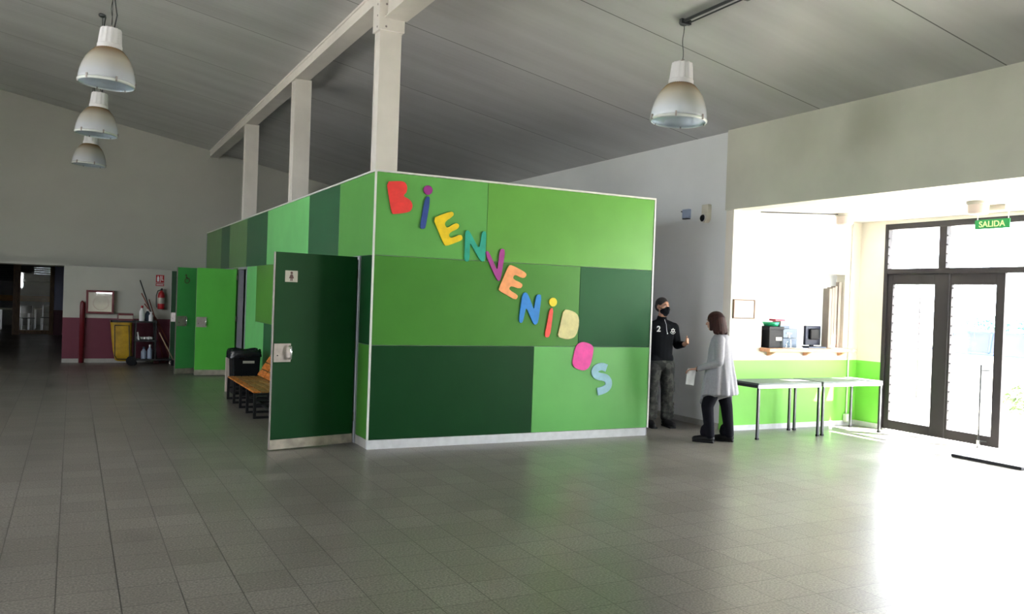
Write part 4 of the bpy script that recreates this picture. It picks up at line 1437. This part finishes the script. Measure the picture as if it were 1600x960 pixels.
bottle('spray_bottle', 1.32, YC - 0.1, 0.931, 0.055, 0.33, 'paper', 'red', 'white bottle with red cap on top of the cleaning cart')
bottle('cleaner_bottle', 1.44, YC + 0.04, 0.931, 0.05, 0.25, 'blueg', 'paper', 'grey-blue bottle with white cap on top of the cart')
bottle('cleaner_bottle', 1.50, YC - 0.12, 0.931, 0.045, 0.20, 'paper', 'paper', 'short white bottle on top of the cart beside the mop poles')
bottle('detergent_bottle', 1.38, YC - 0.08, 0.131, 0.055, 0.25, 'lilac', 'blueg', 'squat pale blue bottle on the lowest cart shelf')
bottle('detergent_bottle', 1.50, YC - 0.08, 0.131, 0.05, 0.30, 'lilac', 'paper', 'taller pale bottle on the lowest cart shelf')
o = thing('cloth_pile', 'white folded cloths and roll on the middle cart shelf', 'cloths', (1.38, YC - 0.06, 0.531))
bm = bmesh.new()
for k in range(7):
    ell(bm, (-0.13 + k * 0.045, 0.01 * math.sin(k * 2), 0.035), (0.045, 0.09, 0.035 + 0.006 * math.sin(k * 3)))
obj('folded_cloth', bm, 'paper', o, smooth=True)
bm = bmesh.new()
tube(bm, [(-0.11, -0.12, 0.0), (-0.14, -0.12, 0.17)], 0.018)
obj('roll', bm, 'paper', o)
for (xb, yb, xt, zt, m, lab) in ((1.57, 0.27, 1.29, 1.80, 'black', 'tallest dark broom pole standing behind the cart'), (1.60, 0.32, 1.33, 1.52, 'stick', 'dark mop pole leaning beside the tallest one'),
                                 (1.62, 0.37, 1.485, 1.39, 'stick', 'steepest reddish mop pole at the cart'), (1.64, 0.42, 1.40, 1.29, 'stick', 'shortest reddish pole standing behind the cart')):
    p = thing('broom', lab, 'broom', (0, YC, 0), 0, 'mop and broom poles standing behind the cart')
    bm = bmesh.new()
    zb = 0.11
    xx = {1.57: 1.66, 1.60: 1.80, 1.62: 1.94, 1.64: 2.08}[xb]
    tube(bm, [(xx, yb, zb), (xb, yb, 0.98), (xt, yb + 0.02, zt)], 0.012, 10)
    obj('pole', bm, m, p, smooth=True)
    bm = bmesh.new()
    box(bm, (xx - 0.06, yb - 0.022, 0.0), (xx + 0.06, yb + 0.022, zb))
    obj('brush_head', bm, 'maroon', p, bevel=0.008)
p = thing('broom', 'pale wooden broom slanting down beside the green door', 'broom', (0, YC, 0), 0, None)
bm = bmesh.new()
tube(bm, [(1.66, -0.28, 0.70), (1.95, -0.33, 0.12)], 0.012, 10)
obj('pole', bm, 'stick_l', p, smooth=True)
obj('brush_head', B(((1.90, -0.37, 0.0), (2.06, -0.29, 0.12))), 'blackp', p, bevel=0.01)

# glazed wooden door and partition at the end of the corridor
gd = thing('door_8', 'brown wooden glazed door at the end of the corridor', None, (0, 31.0, 0), 0, None, 'structure')
obj('door_frame', B(((-1.66, -0.05, 0), (-1.46, 0.08, 2.42)), ((-0.64, -0.05, 0), (-0.52, 0.08, 2.42)), ((-1.46, -0.05, 0.03), (-0.64, 0.05, 0.15)), ((-1.46, -0.05, 2.30), (-0.64, 0.05, 2.42))), 'wood_dark', gd)
obj('door_pane', B(((-1.46, 0.0, 0.15), (-0.64, 0.008, 2.30))), 'glass', gd)
struct('partition_corridor', B(((-6.9, 30.95, 0), (-6.6, 31.08, 2.42)), ((-3.2, 30.95, 0), (-3.05, 31.08, 2.42)), ((-6.6, 30.96, 2.30), (-1.66, 31.06, 2.42))), 'wood_dark')
# room past it: band, slatted blind, tables
struct('trim_3', B(((XL, 37.96, 0.92), (3.2, 38.0, 1.14))), 'wood_band')
bl = thing('slatted_blind', 'dark slatted blind over the far room window', 'blind', (0, 37.9, 0))
for k in range(11):
    M_ = Matrix.Translation((0, 0, 1.72 + k * 0.08)) @ Matrix.Rotation(math.radians(80), 4, 'X')
    obj('blind_slat', B(((-5.7, -0.0395, -0.004), (-0.1, 0.0395, 0.004)), mtx=M_), 'black', bl)


def room_table(x, y, lab):
    t = thing('dining_table', lab, 'table', (x, y, 0), 0, 'tables in the room past the corridor')
    obj('tabletop', B(((-0.45, -0.35, 0.70), (0.45, 0.35, 0.74))), 'plate', t)
    for sx in (-1, 1):
        for sy in (-1, 1):
            obj('leg', B(((sx * 0.42 - 0.02, sy * 0.31 - 0.02, 0), (sx * 0.42 + 0.02, sy * 0.31 + 0.02, 0.70))), 'alu', t)


def room_chair(x, y, lab, rz=0.0, m='black'):
    t = thing('chair', lab, 'chair', (x, y, 0), rz, 'chairs in the room past the corridor')
    obj('seat', B(((-0.2, -0.2, 0.43), (0.2, 0.2, 0.46))), m, t)
    obj('backrest', B(((-0.2, 0.17, 0.60), (0.2, 0.2, 0.86))), m, t)
    for sx in (-1, 1):
        for sy in (-1, 1):
            obj('leg', B(((sx * 0.18 - 0.012, sy * 0.18 - 0.012, 0), (sx * 0.18 + 0.012, sy * 0.18 + 0.012, 0.86 if sy > 0 else 0.43))), 'alu', t)


room_table(-1.75, 34.2, 'pale table seen through the lower part of the corridor door')
room_table(-0.75, 35.2, 'pale table seen beyond the first one through the door glass')
room_table(-2.95, 33.4, 'table beside the brown door post in the dim room')
room_chair(-1.35, 33.4, 'dark chair before the table behind the door glass', 0.2)
room_chair(-0.75, 34.2, 'dark chair close to the lavender wall behind glass', -0.1)
room_chair(-2.55, 32.6, 'pale blue chair by the edge of the corridor opening', 0.4, 'lilac')

# ================================================================== OUTSIDE
fn_ = thing('garden_fence', 'thin grey railing outside, seen through the closed glazed leaf', 'fence', (0, 0, 0))
for y in (11.37, 12.9):
    obj('post', B(((15.0, y, -0.015), (15.03, y + 0.03, 2.0))), 'frame', fn_)
obj('rails', B(*[((15.005, 11.0, 1.26 + k * 0.212), (15.025, 13.0, 1.275 + k * 0.212)) for k in range(4)]), 'frame', fn_)

struct('wall_garden', B(((17.0, 4, -0.11), (17.2, 30, 0.82))), 'concrete')
sh = thing('garden_shrub', 'leafy shrub growing outside the open doorway', 'shrub', (14.0, 8.25, -0.015))
bm = bmesh.new()
for k in range(14):
    a = random.uniform(0, 2 * PI)
    tube(bm, [(0.05 * math.cos(a), 0.05 * math.sin(a), 0), (0.25 * math.cos(a), 0.25 * math.sin(a), 0.35), (0.45 * math.cos(a), 0.45 * math.sin(a), random.uniform(0.55, 0.8))], [0.012, 0.008, 0.003], 6)
obj('stems', bm, 'stem', sh)
bm = bmesh.new()
for k in range(700):
    a, b = random.uniform(0, 2 * PI), random.uniform(0, 1)
    r_ = 0.6 * math.sqrt(random.random())
    c = Vector((r_ * math.cos(a), r_ * math.sin(a), 0.12 + random.random() * 0.6 * (1.15 - r_)))
    M_ = Matrix.Translation(c) @ Matrix.Rotation(random.uniform(0, 6.28), 4, 'Z') @ Matrix.Rotation(random.uniform(-1, 1), 4, 'X') @ Matrix.Rotation(random.uniform(-1, 1), 4, 'Y')
    l_ = random.uniform(0.04, 0.08)
    vs = [bm.verts.new(M_ @ Vector(p)) for p in ((0, -l_, 0), (l_ * 0.4, 0, 0.008), (0, l_, 0), (-l_ * 0.4, 0, 0.008))]
    bm.faces.new(vs)
obj('foliage', bm, 'leaf', sh)

tr = thing('garden_bush', 'rounded pale green bush beyond the parked blue car', 'bush', (34, 21.8, -0.11))
bm = bmesh.new()
for k in range(9):
    a = k * 0.7
    tube(bm, [(0.1 * math.cos(a), 0.1 * math.sin(a), 0), (0.5 * math.cos(a), 0.5 * math.sin(a), 0.6), (1.0 * math.cos(a), 1.0 * math.sin(a), 1.2)], [0.06, 0.04, 0.02], 8)
obj('stems', bm, 'stem', tr)
bm = bmesh.new()
for k in range(4000):
    d = Vector((random.gauss(0, 1), random.gauss(0, 1), random.gauss(0, 1))).normalized() * (random.random() ** 0.4)
    c = Vector((d.x * 2.6, d.y * 2.6, 0.95 + d.z * 0.85))
    M_ = Matrix.Translation(c) @ Matrix.Rotation(random.uniform(0, 6.28), 4, 'Z') @ Matrix.Rotation(random.uniform(-1.4, 1.4), 4, 'X')
    l_ = random.uniform(0.10, 0.18)
    vs = [bm.verts.new(M_ @ Vector(p)) for p in ((0, -l_, 0), (l_ * 0.5, 0, 0.02), (0, l_, 0), (-l_ * 0.5, 0, 0.02))]
    bm.faces.new(vs)
obj('foliage', bm, 'leaf2', tr)

ca = thing('parked_car', 'blue car parked outside beyond the doorway', 'car', (20.6, 12.9, -0.2), math.radians(-75))
bm = bmesh.new()
side = [(-2.0, 0.25), (-2.05, 0.6), (-1.9, 0.88), (-1.2, 0.98), (1.3, 0.98), (2.0, 0.78), (2.1, 0.5), (2.05, 0.25)]
prism(bm, side, lambda u, v_, d: (u, d, v_), -0.85, 0.85)
obj('car_body', bm, 'car', ca, bevel=0.08, bseg=3)
bm = bmesh.new()
a_ = [(-1.7, 0.97), (-1.25, 1.42), (0.35, 1.45), (1.15, 0.97)]
bot = [bm.verts.new((u, s * 0.8 if v_ < 1 else s * 0.62, v_)) for s in (-1, 1) for u, v_ in a_]
bm.faces.new(bot[:4]); bm.faces.new(bot[4:][::-1])
for i in range(4):
    j = (i + 1) % 4
    bm.faces.new((bot[j], bot[i], bot[4 + i], bot[4 + j]))
obj('cabin_glass', bm, 'darkblue', ca)
bm = bmesh.new()
box(bm, (-1.2, -0.62, 1.41), (0.35, 0.62, 1.48))
for s in (-1, 1):
    tube(bm, [(-1.7, s * 0.8, 0.97), (-1.25, s * 0.63, 1.43)], 0.03, 8)
    tube(bm, [(1.15, s * 0.8, 0.97), (0.35, s * 0.63, 1.45)], 0.03, 8)
    tube(bm, [(-0.35, s * 0.8, 0.97), (-0.35, s * 0.63, 1.44)], 0.03, 8)
obj('roof', bm, 'car', ca)
for x in (-1.3, 1.35):
    for s in (-1, 1):
        bm = bmesh.new()
        tube(bm, [(x, s * 0.70, 0.31), (x, s * 0.88, 0.31)], 0.31, 24)
        wl = obj('wheel', bm, 'blackp', ca)
        bm = bmesh.new()
        tube(bm, [(x, s * 0.86, 0.31), (x, s * 0.89, 0.31)], 0.18, 16)
        obj('hub_cap', bm, 'alu', wl)


# ================================================================== PEOPLE
def hand(bm, wrist, fwd, palm_n, side, curl=0.5, thumb_up=False, scale=1.0, fingers=True):
    """palm and five fingers. fwd = direction of the fingers, palm_n = palm normal, side = direction to the thumb"""
    w_, f, n_, s = Vector(wrist), Vector(fwd).normalized(), Vector(palm_n).normalized(), Vector(side).normalized()
    k = scale
    for off in (-0.026, -0.009, 0.009, 0.026):
        cap(bm, w_ + f * 0.01 * k + s * off * 0.7 * k, w_ + f * 0.080 * k + s * off * k, 0.013 * k, 0.0115 * k, seg=10)
    lens = (0.060, 0.074, 0.078, 0.068)
    for off, l_ in zip((-0.031, -0.0105, 0.0105, 0.031), lens):
        p = w_ + f * 0.085 * k + s * off * k
        ang = 0.0
        d = f.copy()
        for j, q in enumerate((0.45, 0.32, 0.23)):
            ang += curl * (0.6 if j == 0 else 0.9)
            d = (f * math.cos(ang) + n_ * math.sin(ang))
            e = p + d * l_ * q * k
            cap(bm, p, e, 0.0088 * k, 0.0078 * k, seg=8)
            p = e
    p = w_ + f * 0.025 * k + s * 0.028 * k
    td = (s * 0.9 + f * 0.35).normalized() if thumb_up else (s * 0.55 + f * 0.8 + n_ * 0.25).normalized()
    e = p + td * 0.042 * k
    cap(bm, p, e, 0.013 * k, 0.010 * k, seg=8)
    td2 = (td + f * (0.0 if thumb_up else 0.4)).normalized()
    cap(bm, e, e + td2 * 0.03 * k, 0.010 * k, 0.0085 * k, seg=8)


def head(bm, c, rz=0.0, pitch=0.0, k=1.0):
    """head facing local -y; c = centre of skull"""
    R_ = Matrix.Rotation(rz, 3, 'Z') @ Matrix.Rotation(pitch, 3, 'X')
    c = Vector(c)
    T = lambda p: c + R_ @ (Vector(p) * k)
    ell(bm, T((0, 0.012, 0.02)), (0.076 * k, 0.096 * k, 0.095 * k), mtx=R_)
    ell(bm, T((0, -0.022, -0.035)), (0.062 * k, 0.070 * k, 0.080 * k), mtx=R_)
    cap(bm, T((0, -0.052, -0.088)), T((0, -0.060, -0.094)), 0.026 * k, 0.020 * k)
    cap(bm, T((0, -0.088, 0.005)), T((0, -0.104, -0.028)), 0.008 * k, 0.014 * k)
    for s in (-1, 1):
        cap(bm, T((s * 0.012, -0.096, -0.030)), T((s * 0.015, -0.088, -0.030)), 0.008 * k, 0.008 * k)
        cap(bm, T((s * 0.012, -0.084, 0.026)), T((s * 0.045, -0.074, 0.024)), 0.010 * k, 0.009 * k)
        cap(bm, T((s * 0.045, -0.060, -0.020)), T((s * 0.035, -0.062, -0.05)), 0.020 * k, 0.016 * k)
        ell(bm, T((s * 0.080, 0.010, -0.005)), (0.010 * k, 0.020 * k, 0.032 * k), mtx=R_)
    cap(bm, T((-0.020, -0.084, -0.058)), T((0.020, -0.084, -0.058)), 0.008 * k, 0.008 * k)
    cap(bm, T((-0.016, -0.080, -0.068)), T((0.016, -0.080, -0.068)), 0.008 * k, 0.008 * k)
    return T, R_


def eyes(T, R_, parent, k=1.0):
    for s in (-1, 1):
        bm = bmesh.new()
        ell(bm, T((s * 0.030, -0.0745, 0.006)), (0.013 * k, 0.008 * k, 0.007 * k), 12, 8, mtx=R_)
        e = obj('eye', bm, 'printw', parent, smooth=True)
        bm = bmesh.new()
        ell(bm, T((s * 0.030, -0.0815, 0.006)), (0.0055 * k, 0.0025 * k, 0.0055 * k), 10, 6, mtx=R_)
        obj('iris', bm, 'blackp', e, smooth=True)
        bm = bmesh.new()
        cap(bm, T((s * 0.014, -0.093, 0.028)), T((s * 0.050, -0.080, 0.026)), 0.005 * k, 0.0035 * k, seg=8)
        obj('eyebrow', bm, 'hair_b', parent, smooth=True)


# --- man: standing between the cabin and the grey wall, facing the woman
mn = thing('person', 'person in black sweatshirt, dark mask and camouflage trousers, standing by the grey wall', 'person', (7.17, 9.42, 0), -0.22)
bm = bmesh.new()
for s in (-1, 1):
    limb(bm, [(s * 0.085, 0.0, 0.88), (s * 0.115, -0.01, 0.50), (s * 0.125, 0.02, 0.09)], [0.080, 0.060, 0.042])
    cap(bm, (s * 0.125, 0.04, 0.045), (s * 0.145, -0.14, 0.035), 0.036, 0.030)
cap(bm, (-0.05, 0, 0.96), (0.05, 0, 0.96), 0.10, 0.10, flat=((0, 1, 0), 0.85))
cap(bm, (0, 0, 0.98), (0, 0, 1.28), 0.125, 0.145, flat=((0, 1, 0), 0.8))
cap(bm, (-0.10, 0, 1.34), (0.10, 0, 1.34), 0.075, 0.075)
cap(bm, (0, 0.01, 1.40), (0, -0.01, 1.54), 0.062, 0.056)
T, R_ = head(bm, (0, -0.015, 1.645), 0.38, 0.05)
# left arm raised with thumb up hand; right arm hanging, hand near the hip
limb(bm, [(0.180, 0.0, 1.360), (0.265, 0.05, 1.13), (0.265, -0.17, 1.145)], [0.055, 0.043, 0.030])
hand(bm, (0.265, -0.185, 1.15), (0.10, -0.75, 0.35), (-0.9, -0.2, 0.1), (0.1, 0.25, 1.0), 0.95, True)
limb(bm, [(-0.180, 0.0, 1.360), (-0.25, 0.09, 1.12), (-0.10, 0.175, 0.98)], [0.055, 0.043, 0.030])
hand(bm, (-0.09, 0.178, 0.975), (1.0, 0.05, -0.25), (0, -1, 0), (0.2, 0, 1), 0.3)
body = remesh('body', bm, 'skin', mn, 0.0055, 3)
eyes(T, R_, mn)
bm = bmesh.new()
ell(bm, T((0, 0.022, 0.040)), (0.083, 0.096, 0.088), mtx=R_)
ell(bm, T((0, 0.050, 0.0)), (0.078, 0.070, 0.080), mtx=R_)
hr = remesh('hair', bm, 'hair_b', mn, 0.006, 2)
bm = bmesh.new()
ell(bm, T((0, -0.040, -0.058)), (0.068, 0.068, 0.052), mtx=R_)
cap(bm, T((0, -0.096, -0.018)), T((0, -0.085, -0.075)), 0.027, 0.030)
for s in (-1, 1):
    cap(bm, T((s * 0.012, -0.092, -0.022)), T((s * 0.050, -0.066, -0.035)), 0.020, 0.020)
cap(bm, T((0, -0.06, -0.10)), T((0, -0.05, -0.10)), 0.032, 0.03)
mk = remesh('face_mask', bm, 'mask', mn, 0.006, 2)
bm = bmesh.new()
for s in (-1, 1):
    tube(bm, [T((s * 0.062, -0.055, -0.03)), T((s * 0.080, -0.01, -0.01)), T((s * 0.088, 0.015, 0.02))], 0.003, 6)
obj('ear_loop', bm, 'mask', mk)
bm = bmesh.new()
cap(bm, (0, 0.0, 1.00), (0, 0.0, 1.28), 0.165, 0.175, flat=((0, 1, 0), 0.76))
cap(bm, (-0.12, 0, 1.345), (0.12, 0, 1.345), 0.085, 0.085)
for s in (-1, 1):
    cap(bm, (0, 0, 1.43), (s * 0.165, 0, 1.375), 0.065, 0.058)
cap(bm, (0, 0.01, 1.42), (0, 0.0, 1.485), 0.080, 0.068)
cap(bm, (-0.07, 0, 0.93), (0.07, 0, 0.93), 0.115, 0.115, flat=((0, 1, 0), 0.95))
limb(bm, [(0.180, 0.0, 1.360), (0.27, 0.06, 1.12), (0.268, -0.135, 1.14)], [0.072, 0.058, 0.044])
limb(bm, [(-0.180, 0.0, 1.360), (-0.252, 0.09, 1.12), (-0.12, 0.17, 0.99)], [0.072, 0.058, 0.044])
sw = remesh('sweatshirt', bm, 'sweater', mn, 0.009, 5)
bm = bmesh.new()
cap(bm, (-0.06, 0, 0.88), (0.06, 0, 0.88), 0.128, 0.128, flat=((0, 1, 0), 0.88))
for s in (-1, 1):
    limb(bm, [(s * 0.095, 0.0, 0.84), (s * 0.115, -0.005, 0.50), (s * 0.125, 0.02, 0.13)], [0.112, 0.088, 0.078])
    for j in range(4):
        cap(bm, (s * 0.11 - 0.05, -0.03, 0.16 + j * 0.05), (s * 0.12 + 0.05, -0.03, 0.15 + j * 0.055), 0.042, 0.042)
    cap(bm, (s * 0.195, 0.01, 0.60), (s * 0.20, 0.01, 0.50), 0.035, 0.035)
remesh('trousers', bm, 'camo', mn, 0.009, 3)
for s in (-1, 1):
    bm = bmesh.new()
    limb(bm, [(s * 0.125, 0.055, 0.062), (s * 0.130, -0.04, 0.060), (s * 0.148, -0.16, 0.042)], [0.050, 0.050, 0.038])
    box(bm, (s * 0.135 - 0.045, -0.19, 0.0), (s * 0.135 + 0.045, 0.10, 0.022))
    remesh('shoe', bm, 'shoe', mn, 0.007, 2)
# zip, number and round badge on the chest
bm = bmesh.new()
tube(bm, [(0.0, -0.088, 1.47), (0.008, -0.132, 1.40), (0.012, -0.140, 1.33), (0.020, -0.146, 1.29)], 0.0035, 8)
ell(bm, (0.020, -0.150, 1.285), (0.008, 0.004, 0.010))
obj('zip', bm, 'alu', sw)
text_obj('number_print', '2', 0.105, 'printw', sw, Matrix.Translation((-0.105, -0.139, 1.34)) @ Matrix.Rotation(-0.22, 4, 'Z') @ Matrix.Rotation(PI / 2, 4, 'X'), 0.003, 0.003)
bm = bmesh.new()
fb = lambda u, v_, d: (0.105 + u, -0.136 - d + 0.22 * u, 1.325 + v_)
for tri in (0, PI):
    pts_ = [(0.032 * math.cos(PI / 2 + tri + 2 * PI * i / 3), 0.032 * math.sin(PI / 2 + tri + 2 * PI * i / 3)) for i in range(3)]
    for i in range(3):
        a, b = pts_[i], pts_[(i + 1) % 3]
        tube(bm, [fb(*a, 0.003), fb(*b, 0.003)], 0.0035, 6)
tube(bm, [fb(0.045 * math.cos(t), 0.045 * math.sin(t), 0.002) for t in [math.radians(200 + i * 14) for i in range(11)]], 0.003, 6)
obj('badge_print', bm, 'printw', sw)

# --- woman: seen from behind, turned to the man, paper in the hand
wm = thing('person', 'person with auburn hair in long grey cardigan and black trousers, holding a white paper', 'person', (7.12, 8.17, 0), math.radians(-140))
bm = bmesh.new()
for s, y in ((-1, 0.10), (1, -0.10)):
    limb(bm, [(s * 0.085, 0.0, 0.83), (s * 0.10, y - 0.01, 0.45), (s * 0.115, y + 0.03, 0.08)], [0.095, 0.058, 0.038])
    cap(bm, (s * 0.115, y + 0.04, 0.04), (s * 0.125, y - 0.12, 0.032), 0.032, 0.028)
cap(bm, (-0.055, 0, 0.88), (0.055, 0, 0.88), 0.12, 0.12, flat=((0, 1, 0), 0.9))
cap(bm, (0, 0, 0.92), (0, 0.01, 1.18), 0.125, 0.13, flat=((0, 1, 0), 0.85))
cap(bm, (-0.08, 0.01, 1.24), (0.08, 0.01, 1.24), 0.068, 0.068)
cap(bm, (0, 0.0, 1.28), (0.01, -0.05, 1.42), 0.055, 0.050)
T2, R2 = head(bm, (0.02, -0.075, 1.485), -0.1, 0.08, 0.95)
limb(bm, [(0.155, 0.02, 1.25), (0.225, 0.03, 1.00), (0.17, -0.24, 0.90)], [0.040, 0.036, 0.027])
hand(bm, (0.168, -0.255, 0.897), (-0.05, -0.9, -0.15), (0.0, 0.15, -1.0), (-1, -0.1, 0.0), 0.55, False, 0.93)
limb(bm, [(-0.155, 0.02, 1.25), (-0.215, 0.03, 1.02), (-0.21, -0.06, 0.80)], [0.040, 0.036, 0.027])
hand(bm, (-0.21, -0.065, 0.785), (0.0, -0.2, -1.0), (1, 0, 0), (0, -1, -0.1), 0.35, False, 0.93)
remesh('body', bm, 'skin2', wm, 0.0055, 3)
eyes(T2, R2, wm, 0.95)
bm = bmesh.new()
ell(bm, T2((0, 0.022, 0.038)), (0.095, 0.105, 0.094), mtx=R2)
ell(bm, T2((0, 0.050, -0.05)), (0.112, 0.088, 0.115), mtx=R2)
for k in range(13):
    a = math.radians(-10 + k * 200 / 12)
    p = Vector((0.078 * math.cos(a), 0.040 + 0.068 * math.sin(a), 0.04))
    q = Vector((0.108 * math.cos(a), 0.050 + 0.095 * math.sin(a), -0.135 - 0.012 * math.sin(k * 2.3)))
    cap(bm, T2(p), T2(q), 0.034, 0.026, seg=10)
for s in (-1, 1):
    cap(bm, T2((s * 0.085, -0.02, 0.03)), T2((s * 0.092, -0.022, -0.10)), 0.026, 0.020, seg=10)
remesh('hair', bm, 'hair_r', wm, 0.006, 9)
# cardigan: closed loft with folds, longer towards the front
bm = bmesh.new()
nseg = 72
levels = [(0.0, 1.335, 0.075, 0.065, 0.0), (0.05, 1.325, 0.12, 0.085, 0.0), (0.12, 1.27, 0.185, 0.118, 0.1), (0.25, 1.15, 0.195, 0.145, 0.25), (0.4, 1.02, 0.195, 0.155, 0.5), (0.55, 0.90, 0.21, 0.175, 0.8),
          (0.7, 0.80, 0.225, 0.195, 1.0), (0.85, 0.70, 0.24, 0.21, 1.2), (1.0, 0.60, 0.25, 0.225, 1.4)]
rings = []
for (u, z, rx, ry, fo_) in levels:
    ring = []
    for k in range(nseg):
        t = 2 * PI * k / nseg
        fold = 1 + fo_ * (0.045 * math.sin(9 * t + 2.5 * u) + 0.03 * math.sin(14 * t + 1.3 - 1.5 * u) + 0.012 * math.sin(23 * t + 4 * u))
        front = max(0.0, -math.sin(t + 0.25)) ** 3
        zz = z - 0.16 * u * u * front
        ring.append(bm.verts.new((rx * fold * math.cos(t), 0.012 + ry * fold * math.sin(t), zz)))
    rings.append(ring)
for a, b in zip(rings, rings[1:]):
    for k in range(nseg):
        bm.faces.new((a[k], a[(k + 1) % nseg], b[(k + 1) % nseg], b[k]))
bm.faces.new(rings[0][::-1])
bm.faces.new(rings[-1])
limb(bm, [(0.15, 0.015, 1.265), (0.226, 0.035, 1.00), (0.178, -0.205, 0.91)], [0.066, 0.052, 0.038])
limb(bm, [(-0.15, 0.015, 1.265), (-0.216, 0.03, 1.02), (-0.212, -0.05, 0.83)], [0.066, 0.052, 0.038])
remesh('cardigan', bm, 'cardigan', wm, 0.008, 2)
bm = bmesh.new()
cap(bm, (-0.055, 0, 0.80), (0.055, 0, 0.80), 0.13, 0.13, flat=((0, 1, 0), 0.9))
for s, y in ((-1, 0.10), (1, -0.10)):
    limb(bm, [(s * 0.088, 0.0, 0.78), (s * 0.10, y - 0.01, 0.45), (s * 0.115, y + 0.035, 0.09)], [0.105, 0.076, 0.058])
    cap(bm, (s * 0.11, y - 0.02, 0.16), (s * 0.11, y - 0.025, 0.12), 0.060, 0.062)
remesh('trousers', bm, 'trousers', wm, 0.008, 3)
for s, y in ((-1, 0.10), (1, -0.10)):
    bm = bmesh.new()
    limb(bm, [(s * 0.115, y + 0.05, 0.052), (s * 0.118, y - 0.04, 0.050), (s * 0.126, y - 0.145, 0.036)], [0.045, 0.044, 0.034])
    box(bm, (s * 0.12 - 0.038, y - 0.17, 0.0), (s * 0.12 + 0.038, y + 0.09, 0.02))
    remesh('shoe', bm, 'shoe', wm, 0.007, 2)
bm = bmesh.new()
tube(bm, [(0.170 + 0.032 * math.cos(t), -0.238 + 0.006 * math.sin(t), 0.90 + 0.032 * math.sin(t)) for t in [2 * PI * i / 20 for i in range(21)]], 0.006, 8)
obj('bracelet', bm, 'black', wm)
bm = bmesh.new()
n_ = 8
gr = [[bm.verts.new((0.05 * (i / n_ - 0.5) * 2 , 0.006 * math.sin(i * 0.9 + j * 0.5) + 0.004, -j / n_ * 0.20)) for i in range(n_ + 1)] for j in range(n_ + 1)]
for j in range(n_):
    for i in range(n_):
        bm.faces.new((gr[j][i], gr[j][i + 1], gr[j + 1][i + 1], gr[j + 1][i]))
pp = obj('folded_paper', bm, 'paper')
md = pp.modifiers.new('thickness', 'SOLIDIFY')
md.thickness = 0.003
Rw = Matrix.Translation(wm.location) @ Matrix.Rotation(math.radians(-140), 4, 'Z')
pp.location = Rw @ Vector((0.155, -0.305, 0.895))
pp.rotation_euler = (0.06, 0.1, math.radians(-40))
tag(pp, 'white folded paper hanging from the hand of the person in the grey cardigan', 'paper')
